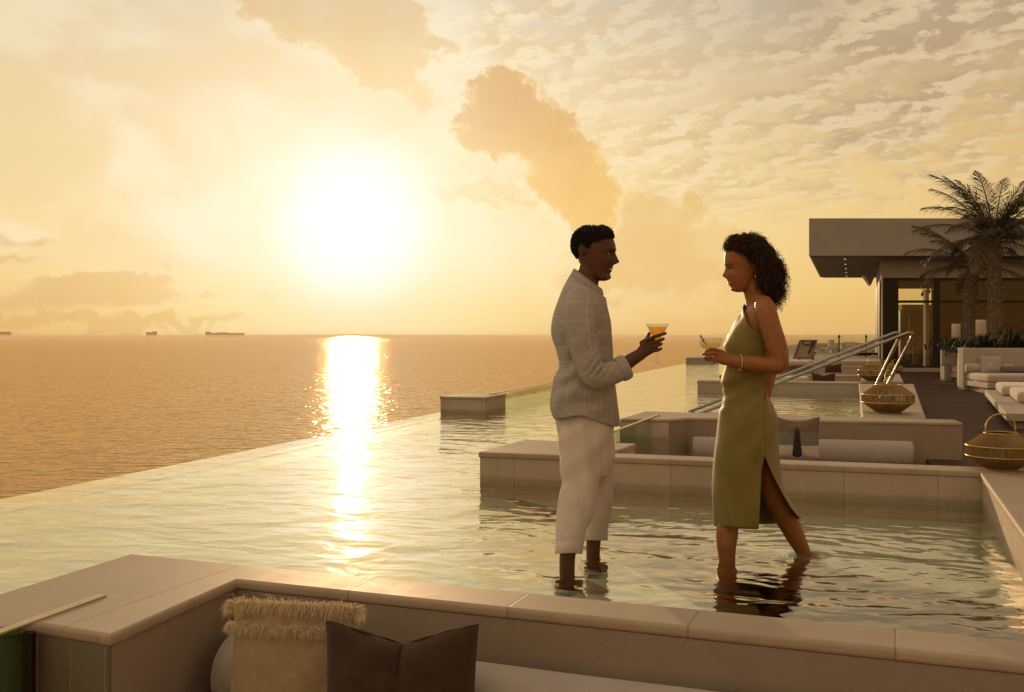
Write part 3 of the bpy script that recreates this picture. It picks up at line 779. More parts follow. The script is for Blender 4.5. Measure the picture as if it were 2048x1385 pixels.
# second lounge
t = thing('seat_cushion', 'grey white seat pad in the lounge behind the woman', 'seat cushion', V3(W2L, CB))
w3 = Vector((Wd.x, Wd.y, 0)); wn3 = Vector((Wn.x, Wn.y, 0))
L2 = (W2R - W2L).length
cushion('pad', 'cushion', t, V3(W2L, CB - .16) + w3 * (L2 * .42 + .02) - wn3 * .42, L2 * .82, .82, .15, math.atan2(Wd.y, Wd.x))
a = V3(W2L, -.07) + w3 * .05 - wn3 * .15
bolster('grey white bolster against the lounge wall, behind the tasselled pillow', a, a + w3 * (L2 * .80), .125, 'lounge bolsters')
t = thing('pillow', 'three-colour pillow with a long dark tassel, behind the woman', 'pillow', P(1597, 916, 10.2), 'lounge pillows')
wd4 = Vector((.98, -.2, 0)).normalized()
pc4 = P(1594, 917, 10.15)
m_, b_, p_ = newmat('three_band_fabric')
z_ = b_.sep(b_.node('ShaderNodeTexCoord').outputs['Object'])[2]
b_.put(p_.inputs['Base Color'], b_.mix(b_.m('GREATER_THAN', z_, .135), (.60, .52, .47, 1), b_.mix(b_.m('GREATER_THAN', z_, .265), (.20, .19, .19, 1), (.19, .13, .10, 1))))
p_.inputs['Roughness'].default_value = .9
o, ud4, nd4 = pillow('cover', m_, t, pc4, wd4, R(10), .46, .425, .15, dip=.05, crease=.3, seed=5, pinch=.07)
mb = MB(); tp = pc4 + ud4 * .29 + nd4 * .08
mb.tube([tp, tp - Vector((0, 0, .03)), tp - Vector((0, 0, .06)), tp - Vector((0, 0, .24))], [.008, .022, .026, .048], None, 16, 2)
for k in range(70):
    an = random.uniform(0, 6.28); q = tp - Vector((0, 0, .06)); e_ = tp + Vector((math.cos(an) * .046, math.sin(an) * .03, -.25 + random.uniform(-.02, .01)))
    mb.tube([q + Vector((math.cos(an) * .02, math.sin(an) * .02, 0)), (q + e_) / 2 + Vector((math.cos(an) * .014, math.sin(an) * .014, 0)), e_], .004, None, 4, 1)
mb.build('tassel', 'tassel', t)
# pillows in the far lounges
def far_pillow(px0, px1, ytop, ybot, Y, label, m='taupe'):
    c_ = P((px0 + px1) / 2, ybot, Y); t_ = thing('pillow', label, 'pillow', c_, 'lounge pillows')
    hw = (px1 - px0) / F * Y; hh = (ybot - ytop) / F * Y
    pillow('cover', m, t_, c_, Vector((.985, -.17, 0)), R(10), hw, hh, .14, dip=.05, crease=.3)
far_pillow(1624, 1671, 746, 772, 22.2, 'small brown pillow against the far lounge wall, under the handrails')
far_pillow(1650, 1683, 727, 746, 27.5, 'dark brown pillow in the farthest lounge, above the handrails')
for (px, py, Y, wpx, lab) in ((1585, 757, 22.9, 64, 'cream daybed mattress in the far lounge beside the brown pillow'), (1585, 724, 30, 70, 'pale round-ended lounger pad near the sling chair')):
    c_ = P(px, py, Y); t_ = thing('seat_cushion', lab, 'seat cushion', c_); cushion('pad', 'daybed_cushion', t_, c_ - Vector((0, 0, .12)), wpx / F * Y, .8, .16, UA, .07)

# ---- lanterns
def lantern(label):
    t_ = thing('lantern', label, 'lantern', (0, 0, 0), 'wire lanterns')
    prof = [(.47, 1.13), (.985, .75), (1.0, .73), (1.0, .44), (.985, .42), (.46, .02)]
    mb = MB(); ns = 215
    for k in range(ns):
        th = 2 * math.pi * k / ns + random.uniform(-.006, .006)
        mb.tube([Vector((r_ * math.cos(th), r_ * math.sin(th), z)) for r_, z in prof], .0092, None, 4, 1, caps=False, up=(-math.sin(th), math.cos(th), .01), smooth=False)
    mb.build('basket', 'brass_string', t_)
    fr = MB()
    for r_, z in ((.47, 1.13), (1.0, .745), (1.0, .43), (.46, .015)):
        fr.tube([Vector((r_ * math.cos(k * math.pi / 24), r_ * math.sin(k * math.pi / 24), z)) for k in range(49)], .018, None, 6, 1, caps=False)
    fr.lathe((0, 0, 0), [(.46, .0), (.46, .02), (.0, .022)], 32)
    fr.build('frame', 'brass', t_)
    hd = MB(); hd.tube([Vector((-.46, 0, 1.06)), Vector((-.46, 0, 1.3))] + [Vector((-.46 * math.cos(k * math.pi / 12), 0, 1.3 + .42 * math.sin(k * math.pi / 12))) for k in range(1, 12)] + [Vector((.46, 0, 1.3)), Vector((.46, 0, 1.06))], .026, None, 8, 1)
    hd.build('handle', 'brass', t_)
    cg = MB(); cg.lathe((0, 0, .02), [(.26, 0), (.28, .62), (.265, .62), (.25, .03), (0, .03)], 24)
    cg.build('candle_glass', 'clear', t_)
    cd = MB(); cd.lathe((0, 0, .052), [(.17, 0), (.17, .3), (.03, .31), (.012, .36)], 20); cd.build('candle', 'cream', t_)
    return t_
LN = [(2001, 939, CZ, .224, 20, 'round gold wire lantern on the kerb at the right edge, nearest of all'),
      (1776, 826, CZ, .30, 75, 'large gold wire lantern beside the handrail feet'),
      (1748, 763, CZ + .004, .31, 30, 'gold wire lantern left of the handrail legs, third one back'),
      (1789, 747, CZ + .004, .20, 60, 'small gold lantern seen between the two handrail legs'),
      (1776, 742, CZ + .004, .18, 10, 'smallest gold lantern, half hidden behind the others')]
l0_ = lantern(LN[0][5])
for i, (px, py, z, r_, rz, lab) in enumerate(LN):
    o = l0_ if i == 0 else copy_tree(l0_)
    o.location = G(px, py, z); o.scale = (r_,) * 3; o.rotation_euler.z = R(rz - 20); o['label'] = lab

# ---- handrails
def rail(label, pts):
    t_ = thing('handrail', label, 'handrail', pts[-1], 'pool handrails'); mb = MB(); mb.tube(pts, .0245, None, 16, 1); mb.build('tube', 'steel', t_)
    fl = MB(); fl.lathe(pts[-1] - Vector((0, 0, .003)), [(.055, 0), (.055, .008), (.03, .014)], 20); fl.build('base_flange', 'steel', t_)
def railpts(a_, b_, rb, e_):
    """slope a->b, a round bend of radius rb, then the leg to e"""
    d1 = (b_ - a_).normalized(); d2 = (e_ - b_).normalized()
    s_, f_ = b_ - d1 * rb, b_ + d2 * rb; pts = [a_, s_]
    for k in range(1, 12):
        q = k / 12; pts.append(s_ * (1 - q) ** 2 + b_ * 2 * q * (1 - q) + f_ * q * q)
    return pts + [f_, e_]
f1 = G(1760, 800, CZ); rail('near steel handrail sloping from the deck kerb into the pool', railpts(P(1383, 834, 15.0), P(1832, 660, 14.2), .17, f1))
f2 = G(1741, 795, CZ); rail('second steel handrail just behind the near one', railpts(P(1378, 824, 15.6), P(1806, 660, 14.9), .17, f2))

# ---- sofas, planters and daybeds on the deck
def G2(px, py, z=DZ): return G(px, py, z)
bA = G2(1909, 781); pr_top = CZ + .63
def planter(label, X0, Y0, Wx, Dy, ht, m='plaster_far'):
    t_ = thing('planter', label, 'planter', (X0, Y0, DZ), 'white planters'); mb = MB()
    th_ = .26; sd_ = Vector((.30, .95)) * Dy; A_ = Vector((X0, Y0)); B_ = Vector((X0 + Wx, Y0 - Wx * .05))
    mb.prism([A_, B_, B_ + Vector((0, th_)), A_ + Vector((0, th_))], DZ, DZ + ht)
    mb.prism([A_ + Vector((0, th_)), A_ + Vector((th_, th_)), A_ + sd_ + Vector((th_, 0)), A_ + sd_], DZ, DZ + ht - .003)
    mb.build('wall', m, t_, bevel=.02)
    s_ = MB(); s_.prism([A_ + Vector((.2, .2)), B_ + Vector((0, .2)), B_ + sd_, A_ + sd_ + Vector((.1, -.05))], DZ, DZ + ht - .07); s_.build('soil', 'soil', t_)
    return t_
XB, YB = bA.x, bA.y
planter('long white planter wall behind the right-hand sofa, holding the tall palm', XB + .19, YB - .05, 7, 1.15, 1.03)
bF = G2(1876, 763); planter('white planter end to the left of the long planter, by the window', bF.x + .19, bF.y, 1.6, 1.1, .97)
def sofa(label, c, Wx, Dy, rot, seat=.42):
    t_ = thing('sofa', label, 'sofa', (c.x, c.y, DZ), 'deck sofas'); u_ = Vector((math.cos(rot), math.sin(rot), 0)); v_ = Vector((-u_.y, u_.x, 0))
    mb = MB(); mb.box((c.x, c.y, DZ), Wx - .16, Dy - .16, .12, rot); mb.build('plinth', 'plaster', t_)
    mb = MB(); mb.box((c.x, c.y, DZ + .12), Wx, Dy, .13, rot); mb.build('base', 'plaster_far', t_, bevel=.015)
    cushion('mattress', 'daybed_cushion', t_, (c.x, c.y, DZ + .253), Wx - .03, Dy - .04, seat - .25, rot, .06)
    return t_
sc1 = Vector((XB + 2.25, YB - 1.0, 0)); sofa('cream padded sofa in front of the long planter', sc1, 4.2, 1.5, R(-6), .44)
sc2 = Vector((bF.x + .85, bF.y - .55, 0)); sofa('cream corner sofa by the left planter end, mostly hidden', sc2, 1.1, .9, R(-6), .44)
a = P(1931, 737, YB - .15); bolster('short bolster at the left end of the cream deck sofa', a, a + Vector((1.1, -.06, 0)), .12, 'lounge bolsters')
c_ = P(1985, 747, YB - .35); t = thing('pillow', 'grey pillow with frilled edges on the cream deck sofa', 'pillow', c_, 'lounge pillows'); pillow('cover', 'cushion', t, c_, Vector((1, -.05, 0)), R(14), .54, .44, .16, pinch=.10)
c_ = P(1895, 733, bF.y - .25); t = thing('pillow', 'striped pale pillow in the corner sofa by the window', 'pillow', c_, 'lounge pillows'); pillow('cover', 'cushion', t, c_, Vector((.9, -.4, 0)), R(10), .36, .5, .14)
c_ = P(2030, 746, YB - .4); t = thing('throw', 'dark fringed throw lying along the sofa back', 'throw', c_)
mb = MB(); mb.box((c_.x, c_.y, c_.z), .7, .22, .15, R(-5)); mb.build('blanket', 'greyband', t, bevel=.05)
mb = MB()
for k in range(26): q = c_ + Vector((-.34 + k * .027, -.12, .03)); mb.tube([q, q - Vector((0, .02, .10))], .007, None, 5, 1)
mb.build('fringe', 'tassel', t)
# daybed platform in the right foreground
dA = G2(1981, 803); ddv = Vector((-.39, -.92, 0)).normalized(); ddx = Vector((-ddv.y, ddv.x, 0)); ddx = ddx if ddx.x > 0 else -ddx
t = thing('daybed', 'low white daybed platform at the right edge of the deck', 'daybed', (dA.x, dA.y, DZ))
def para(o_, l0, l1, w0, w1): return [o_ + ddv * l0 + ddx * w0, o_ + ddv * l1 + ddx * w0, o_ + ddv * l1 + ddx * w1, o_ + ddv * l0 + ddx * w1]
mb = MB(); mb.prism(para(dA, 0, 6.5, .0, 2.4), DZ, DZ + .11); mb.build('plinth', 'plaster', t)
mb = MB(); mb.prism(para(dA, -.12, 6.6, -.10, 2.5), DZ + .112, DZ + .225); mb.build('platform', 'plaster_far', t, bevel=.012)
for l0_, w0_ in ((.25, .08), (2.35, .20)):
    mb = MB(); mb.prism(para(dA, l0_, l0_ + 1.9, w0_, 2.4), DZ + .228, DZ + .41); o = mb.build('mattress', 'daybed_cushion', t, bevel=.06)
    o.modifiers['edge'].segments = 5
    for p_ in o.data.polygons: p_.use_smooth = True
c_ = G2(2006, 790, DZ) + Vector((.3, 1.2, 0)); t = thing('table_lamp', 'small cone-shaped wicker lamp with a white neck behind the daybed', 'lamp', c_)
mb = MB(); mb.lathe(c_, [(.30, 0), (.34, .10), (.34, .32), (.14, .47), (.13, .47)], 24); mb.build('shade', 'brass_string', t)
mb = MB(); mb.lathe(c_ + Vector((0, 0, .47)), [(.035, 0), (.035, .19), (.03, .2)], 16); mb.build('neck', 'daybed_cushion', t)
for px, py0, py1, w_, Y, lab in ((1914, 648, 677, 18, 26.5, 'white square lamp shade over the left end of the planter'), (1964, 640, 673, 22, 26, 'white square lamp shade against the tall palm trunk')):
    c_ = P(px, py1, Y); hh = (py1 - py0) / F * Y; ww = w_ / F * Y; t = thing('garden_lamp', lab, 'lamp', c_, 'planter lamps')
    rows = []
    for i in range(5):
        rows.append([c_ + Vector((-ww / 2 + ww * k / 8, -.05 + .10 * (k / 8 - .5) ** 2 * 4, hh * i / 4)) for k in range(9)])
    mb = MB(); mb.sheet(rows); mb.build('shade', 'daybed_cushion', t, solid=.03)
    mb = MB(); mb.tube([c_ + Vector((0, .03, hh * .5)), c_ + Vector((0, .03, -.5))], .014, None, 8, 1); mb.build('stem', 'dark_metal', t)

# ---- plants
def leaf(mb, base, d_, L, wdt, droop, n=6, fold=0):
    d_ = d_.normalized(); sd = d_.cross(Vector((0, 0, 1))); sd = sd.normalized() if sd.length > .05 else Vector((1, 0, 0)); vs = []; p_ = base.copy(); dd = d_.copy()
    for i in range(n + 1):
        q = i / n; ww = wdt * (math.sin(math.pi * (.12 + .88 * q)) ** .8 if i < n else .02)
        vs += [p_ - sd * ww, p_ + sd * ww]; p_ = p_ + dd * L / n; dd = (dd + Vector((0, 0, -droop / n))).normalized()
    mb.add(vs, [[2 * i, 2 * i + 1, 2 * i + 3, 2 * i + 2] for i in range(n)], None, True)
def shrub(label, c, h, sp, nl, wl):
    t_ = thing('shrub', label, 'shrub', c, 'planter shrubs'); mb = MB()
    for k in range(nl):
        an = random.uniform(0, 6.28); tlt = random.uniform(.2, 1.5); d_ = Vector((math.cos(an) * tlt, math.sin(an) * tlt, 1))
        leaf(mb, c + Vector((random.gauss(0, sp * .3), random.gauss(0, sp * .3), random.uniform(0, h * .3))), d_, h * random.uniform(.5, 1.1), wl * random.uniform(.6, 1.2), random.uniform(.4, 1.8))
    mb.build('foliage', 'shrub', t_)
    st = MB()
    for k in range(5): st.tube([c + Vector((random.gauss(0, .05), random.gauss(0, .05), -.1)), c + Vector((random.gauss(0, .2), random.gauss(0, .2), h * .6))], .012, .012, 5, 1)
    st.build('stem', 'trunk', t_)
SHZ = DZ + .9
labs = ['dark leafy shrub spilling over the corner of the left planter', 'dark strap-leaved shrub under the left lamp shade', 'low dark shrub between the two palm trunks', 'dark shrub at the foot of the tall palm', 'dark arching shrub right of the tall palm', 'dark shrub at the right edge behind the sofa', 'tall dark grass clump behind the right planter', 'low dark trailing plant on the corner of the long planter']
for i, (px, Y, h, n_, wl) in enumerate([(1890, 28.6, .45, 60, .03), (1913, 27.0, .45, 70, .03), (1940, 26.3, .5, 80, .03), (1978, 26.0, .5, 80, .03), (2012, 26.3, .62, 90, .028), (2042, 26.0, .66, 90, .03), (2030, 27.6, .95, 40, .014), (1921, 25.2, .3, 50, .02)]):
    shrub(labs[i], Vector(((px - 1024) / F * Y, Y, SHZ - .03)), h, .75, n_, wl)

def palm(label, base, hgt, r0, lean, nfr, L, spread, seed, dry=6):
    rnd = random.Random(seed); t_ = thing('palm_tree', label, 'palm tree', base, 'palms in the planter')
    mb = MB(); n_ = int(hgt / .085); pts = []; ra = []
    for i in range(n_ + 1):
        q = i / n_; pts.append(base + Vector((lean[0] * q * q, lean[1] * q * q, hgt * q)))
        ra.append(r0 * (1.12 - .18 * q) * (1 + (.07 if i % 2 else -.05)) * (1 + rnd.uniform(-.04, .04)))
    mb.tube(pts, ra, None, 18, 1, round_=False)
    for i in range(2, n_, 1):      # stubs of old fronds
        for k in range(5):
            an = 2 * math.pi * (k / 5 + (i % 2) * .1) + rnd.uniform(-.12, .12); dr = Vector((math.cos(an), math.sin(an), 0))
            q = pts[i] + dr * ra[i] * .92
            mb.tube([q - Vector((0, 0, .06)), q + dr * .025 + Vector((0, 0, .02)), q + dr * .035 + Vector((0, 0, .06))], [.05, .04, .018], [.04, .03, .012], 6, 1, smooth=False)
    mb.build('trunk', 'trunk', t_)
    top = pts[-1]; gm = MB(); dm = MB(); rc = MB()
    for k in range(nfr):
        an = k * 2.39996 + rnd.uniform(-.25, .25); e = k / nfr
        up0 = 1.6 - 1.75 * e ** 1.1 + rnd.uniform(-.12, .12)        # inner fronds stand, outer ones hang
        d_ = Vector((math.cos(an), math.sin(an), up0 * spread)).normalized(); LL = L * rnd.uniform(.82, 1.08) * (1 - .18 * max(0, e - .75) * 4)
        ns = 26; p_ = top + Vector((math.cos(an), math.sin(an), 0)) * .06 + Vector((0, 0, .15 - .25 * e)); cur = [p_.copy()]; dirs = []
        dd = d_.copy(); dro = rnd.uniform(.75, 1.25) * (.75 + .45 * e)
        for i in range(ns):
            q = i / ns; dd = (dd + Vector((0, 0, -dro * (.3 + 1.6 * q) / ns))).normalized(); dirs.append(dd.copy()); p_ = p_ + dd * LL / ns; cur.append(p_.copy())
        rc.tube(cur, [.022 * (1 - .85 * i / ns) + .003 for i in range(ns + 1)], None, 5, 1, smooth=False)
        M_ = dm if e > 1 - dry / nfr else gm
        sd0 = Vector((-math.sin(an), math.cos(an), 0))
        for i in range(2, ns):
            for half in (0, .5):
                q = (i + half) / ns; b0 = cur[i].lerp(cur[min(i + 1, ns)], half); dd = dirs[i]
                ll = LL * .30 * (math.sin(math.pi * min(1, .12 + .86 * q)) ** .7) * rnd.uniform(.8, 1.1)
                for sg in (-1, 1):
                    nl = dd.cross(sd0).normalized()
                    ld = (sd0 * sg * (.95 - .55 * q) + dd * (.55 + .7 * q) + nl * rnd.uniform(-.05, .28) * -1 + Vector((0, 0, rnd.uniform(-.25, .1)))).normalized()
                    m1 = b0 + ld * ll * .55; m2 = b0 + (ld + Vector((0, 0, -.35 * rnd.uniform(.4, 1.4)))).normalized() * ll
                    w_ = dd.cross(ld).cross(ld).normalized() * .011 + dd * .003
                    M_.add([b0 - w_ * .6, b0 + w_ * .6, m1 + w_, m1 - w_, m2], [[0, 1, 2, 3], [3, 2, 4]])
    o = gm.build('crown', 'frond', t_); rc.build('frond_ribs', 'frond_dry', t_)
    if dm.v: dm.build('dead_fronds', 'frond_dry', t_)
YP = 27.2
b0 = P(1990, 700, YP); b0.z = DZ + .85
palm('tall palm with a ragged crown, its trunk nearest in the planter', b0, 3.15, .135, (-.02, 0), 36, 2.25, 1.15, 3, 5)
b1 = P(1938, 690, 29.0); b1.z = DZ + .85
palm('shorter palm with drooping fronds, left of the tall palm', b1, 2.5, .135, (.12, 0), 20, 1.9, .8, 11, 4)

# ---- building
Yf = 36.0
def bx(px, Y): return (px - 1024) / F * Y
def bz(py, Y): return H - (py - HY) / F * Y
t = thing('pool_bar', 'low modern building with a deep flat grey roof and dark glass front', 'building', (bx(1763, 37), 37, DZ))
zt, zb = bz(437, Yf), bz(512, Yf); xl = bx(1618, Yf); xr = 34
Yb = (zb - H) * F / (HY - 555); xbl = bx(1640, Yb)
mb = MB(); mb.prism([(xl, Yf), (xr, Yf), (xr + 3, Yb), (xbl, Yb)], zb, zt); roof = mb.build('roof', 'render', t, bevel=.01)
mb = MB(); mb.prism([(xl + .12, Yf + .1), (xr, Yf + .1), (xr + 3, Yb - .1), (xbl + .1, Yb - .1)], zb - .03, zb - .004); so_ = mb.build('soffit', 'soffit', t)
mlamp, b_, p_ = newmat('lit_downlight'); p_.inputs['Emission Color'].default_value = (1, .8, .5, 1); p_.inputs['Emission Strength'].default_value = .8
for i in range(5):
    Yd = Yf + 1.2 + i * 2.6; px = 1690 + i * .8
    dl = MB(); dl.lathe((bx(px, Yd), Yd, zb - .045), [(.035, 0), (.035, .02)], 12); dl.build('downlight', mlamp, t)
Yw = 37.0; zbeam = bz(556, Yw); xw = bx(1763, Yw)
xs, Ys = bx(1752.5, 46), 46
mb = MB(); mb.prism([(xw, Yw), (xr, Yw), (xr, Yw + .4), (xw + .15, Yw + .4), (xs + .15, Ys), (xs, Ys)], zbeam, zb - .035); mb.build('beam', 'render', t)
zf = bz(742, Yw)
def post(px0, px1, Y=Yw + .06, z0=None, z1=None, d_=.16):
    fr = MB(); fr.prism([(bx(px0, Y), Y), (bx(px1, Y), Y), (bx(px1, Y), Y + d_), (bx(px0, Y), Y + d_)], DZ if z0 is None else z0, zbeam if z1 is None else z1); fr.build('window_post', 'dark_metal', t)
for a_, b_ in ((1766, 1797), (1868, 1880), (1932, 1938), (1990, 1998)): post(a_, b_)
for py0, py1 in ((556, 562), (601, 606), (733, 740)):
    fr = MB(); fr.prism([(bx(1797, Yw), Yw + .08), (bx(2100, Yw), Yw + .08), (bx(2100, Yw), Yw + .18), (bx(1797, Yw), Yw + .18)], bz(py1, Yw), bz(py0, Yw)); fr.build('window_rail', 'dark_metal', t)
fr = MB(); fr.prism([(xs - .05, Ys - .3), (xs + .1, Ys - .3), (xs + .1, Ys), (xs - .05, Ys)], DZ, zbeam); fr.build('window_post', 'dark_metal', t)
for q in (.35, .7): 
    fx, fy = xw + (xs - xw) * q, Yw + (Ys - Yw) * q; fr = MB(); fr.prism([(fx, fy), (fx + .12, fy), (fx + .12, fy + .14), (fx, fy + .14)], DZ, zbeam); fr.build('window_post', 'dark_metal', t)
tr = MB(); tr.prism([(xw, Yw - .02), (xw + .05, Yw - .02), (xw + .05, Yw + .05), (xw, Yw + .05)], DZ, zbeam - .002); tr.build('corner_trim', 'plaster_far', t); tr = MB(); tr.prism([(bx(1860, Yw), Yw + .4), (bx(1867, Yw), Yw + .4), (bx(1867, Yw), Yw + .6), (bx(1860, Yw), Yw + .6)], DZ, bz(578, Yw)); tr.build('door_jamb', 'plaster_far', t)
gl = MB(); gl.prism([(bx(1797, Yw), Yw + .12), (bx(2100, Yw), Yw + .12), (bx(2100, Yw), Yw + .13), (bx(1797, Yw), Yw + .13)], DZ, zbeam - .005); gl.build('window_pane', 'win', t)
pl_ = MB(); pl_.prism([(bx(1797, Yw) - .1, Yw - .03), (bx(2100, Yw), Yw - .03), (bx(2100, Yw), Yw + .05), (bx(1797, Yw) - .1, Yw + .05)], DZ, DZ + .14); pl_.build('plinth', 'plaster_far', t)
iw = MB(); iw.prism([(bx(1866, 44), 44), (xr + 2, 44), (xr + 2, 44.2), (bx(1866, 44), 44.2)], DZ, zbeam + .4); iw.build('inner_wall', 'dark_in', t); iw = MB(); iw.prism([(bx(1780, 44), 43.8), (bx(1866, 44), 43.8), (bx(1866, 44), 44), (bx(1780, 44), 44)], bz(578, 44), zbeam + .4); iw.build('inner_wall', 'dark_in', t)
mb = MB(); mb.prism([(xw + .2, Yw + .2), (xr, Yw + .2), (xr, 44), (xs - .5, 44)], DZ + .02, DZ + .05); mb.build('inner_floor', 'deck', t)
M['bronze_glass'] = mat('smoky_green_cabinet', (.13, .125, .065), .35, .25, 1.5, 0, 1)
t2 = thing('cabinet', 'tall smoky green glazed cabinet standing behind the window', 'cabinet', (bx(1832, 43.2), 43.2, DZ))
mb = MB(); mb.box((bx(1829, 43.2), 43.2, DZ + .05), 1.42, .5, bz(621, 43) - DZ - .05); mb.build('body', 'bronze_glass', t2)
mb = MB(); mb.box((bx(1829, 43.2), 43.1, bz(621, 43)), 1.46, .75, bz(610, 43) - bz(621, 43)); mb.build('cornice', 'plaster_far', t2)
for px in (1813, 1818, 1825): mb = MB(); mb.box((bx(px, 42.8), 42.8, DZ + .3), .03, .03, 1.9 if px == 1818 else 1.3); mb.build('handle', 'brass', t2)
for px, py, r_, Y, lab in ((1846, 589, 4.6, 40.5, 'black globe pendant lamp hanging inside the window'), (1856, 583, 5.2, 39.5, 'black pendant lamp hanging higher and nearer the window post')):
    c_ = P(px, py, Y); t2 = thing('pendant_lamp', lab, 'pendant lamp', c_, 'pendant lamps'); rr = r_ / F * Y
    mb = MB(); mb.lathe(c_, [(rr * .3, -rr * .95), (rr * .8, -rr * .65), (rr, 0), (rr * .75, rr * .65), (rr * .3, rr * .95), (rr * .15, rr * 1.2)], 20); mb.build('shade', 'dark_metal', t2)
    mb = MB(); mb.tube([c_ + Vector((0, 0, rr)), Vector((c_.x, c_.y, zbeam + .3))], .012, None, 6, 1); mb.build('cord', 'dark_metal', t2)
for px, Y, lab in ((1838, 39.2, 'dark crossed-leg folding stool inside the window, left of its twin'), (1860, 38.8, 'dark crossed-leg folding stool nearest the window post')):
    c_ = Vector((bx(px, Y), Y, DZ + .05)); t2 = thing('folding_stool', lab, 'stool', c_, 'folding stools'); 
    for sg in (-1, 1):
        for dy_ in (0, .3):
            mb = MB(); mb.tube([c_ + Vector((-.2 * sg, dy_, 0)), c_ + Vector((.2 * sg, dy_, 1.15))], .03, None, 6, 1); mb.build('leg', 'wood', t2)
    mb = MB(); mb.box((c_.x, c_.y + .15, c_.z + .62), .42, .4, .05); mb.build('seat', 'tassel', t2)
t2 = thing('wall_speaker', 'small wedge-shaped grey speaker under the roof edge', 'speaker', P(1742, 557, 40))
q = P(1742, 557, 40); mb = MB(); mb.add([q + Vector(v_) for v_ in ((-.32, -.15, .1), (.12, -.15, .1), (-.05, -.1, -.3), (-.32, .2, .1), (.12, .2, .1), (-.05, .15, -.3))], [[0, 1, 2], [3, 5, 4], [0, 3, 4, 1], [1, 4, 5, 2], [0, 2, 5, 3]]); mb.build('housing', 'render', t2)
mb = MB(); mb.box((q.x - .1, q.y, q.z + .1), .05, .05, .25); mb.build('bracket', 'dark_metal', t2)

# ---- far terrace: glass balustrade, sling chair, hillside, ships
t = thing('balustrade', 'clear glass balustrade on dark posts at the end of the terrace', 'balustrade', P(1678, 712, 40))
for a_, b_ in ((1560, 1677), (1679, 1731), (1733, 1765)):
    mb = MB()
    A, B = P(a_, 671 if a_ == 1560 else 669.5, 40), P(b_, 671 if a_ == 1560 else 669.5, 40); A2 = P(a_, 712, 40)
    mb.prism([(A.x, 40), (B.x, 40), (B.x, 40.02), (A.x, 40.02)], A2.z, A.z); mb.build('pane', 'clear', t)
for px in (1678, 1732):
    a_, b_ = P(px, 671, 39.97), P(px, 713, 39.97); mb = MB(); mb.tube([a_, b_], .028, None, 8, 1); mb.ball(a_ - Vector((0, .02, .06)), .05); mb.build('post', 'dark_metal', t)
mb = MB(); A, B = P(1708, 712, 39.9), P(1756, 706, 39.9); mb.prism([(A.x, 39.9), (B.x, 39.9), (B.x, 40.2), (A.x, 40.2)], A.z, B.z); mb.build('rail_beam', 'dark_metal', t)
mb = MB(); mb.prism([(bx(1500, 33), 33), (bx(1760, 33), 33), (bx(1760, 47), 47), (bx(1500, 47), 47)], -.5, P(0, 722, 33.5).z - .01); tag(mb.build('terrace', 'plaster_far'), kind='structure')
Yc = 35.5; q = lambda px, py, dy=0.0: P(px, py, Yc + dy)
t = thing('deck_chair', 'canvas sling deck chair with a draped dark cord on the far terrace', 'deck chair', q(1608, 719), )
rows = []
for i in range(9):
    v = i / 8; L_, R_ = 1589 + 11 * v, 1619 + 13 * v; y_ = 714 - 30 * v; row = []
    for k in range(9): u = k / 8; p_ = q(L_ + (R_ - L_) * u, y_, .5 * v); row.append(p_ + Vector((0, .09 * math.sin(math.pi * v) , -.05 * math.sin(math.pi * u) * math.sin(math.pi * v))))
    rows.append(row)
mb = MB(); mb.sheet(rows); mb.build('sling', 'deckchair', t, solid=.012)
mb = MB()
for a_, b_ in ((q(1587, 716), q(1600, 682, .55)), (q(1621, 716), q(1633, 682, .55)), (q(1587, 716), q(1623, 716)), (q(1600, 682, .55), q(1633, 682, .55)), (q(1622, 708, .1), q(1630, 723)), (q(1630, 706, .3), q(1622, 723, .4)), (q(1594, 708, .1), q(1600, 723, .6))):
    mb.tube([a_, b_], .035, None, 8, 1)
mb.build('frame', 'wood', t)
mb = MB(); mb.tube([q(1602, 683, .5) + Vector((0, -.1, 0)), q(1609, 689, .4), q(1617, 690, .4), q(1625, 686, .45), q(1630, 683, .5)], .02, None, 6, 4); mb.tube([q(1627, 684, .4), q(1620, 700, .2), q(1617, 706, .1)], .03, None, 6, 3); mb.build('cord', 'tassel', t)
# hillside: lumpy tree-covered land right of the terrace
rows = []; nx, ny = 110, 40
for j in range(ny + 1):
    Y = 700 + 1500 * (j / ny) ** 1.3; row = []
    for i in range(nx + 1):
        px = 1545 + 560 * i / nx; X = (px - 1024) / F * Y
        e = min(1, max(0, (px - 1552) / 60)); top = 9.0 * e * (j / ny) ** .5 * (1 + .2 * mnoise.noise(Vector((px * .018, j * .2, 0))))
        bump_ = 4.5 * e * max(0, mnoise.noise(Vector((X * .035, Y * .012, 1.3)))) + 2.2 * e * mnoise.noise(Vector((X * .12, Y * .03, 5)))
        row.append(Vector((X, Y, -24.3 + top + bump_ * (.3 + .7 * e))))
    rows.append(row)
mb = MB(); mb.sheet(rows, smooth=False); tag(mb.build('hills', 'hill'), kind='structure')
hl = ['pale flat-roofed house among the trees left of the balustrade post', 'small pale house low on the far hillside', 'long pale house halfway up the hillside, right of the sling chair', 'pale house just right of the balustrade post']
for i, (px, py, w_, Y) in enumerate(((1662, 684, 10, 1500), (1656, 698, 6, 1300), (1668, 705, 14, 1150), (1684, 690, 6, 1450))):
    c_ = P(px, py, Y); t = thing('hillside_house', hl[i], 'house', c_, 'houses on the hillside'); ww = w_ / F * Y
    mb = MB(); mb.box((c_.x, c_.y, c_.z - 6), ww, 8, 6 + ww * .3); mb.build('wall', 'plaster_far', t)
    mb = MB(); mb.box((c_.x, c_.y - .3, c_.z + ww * .3 + .01), ww * 1.1, 9, ww * .06); mb.build('roof', 'plaster', t)
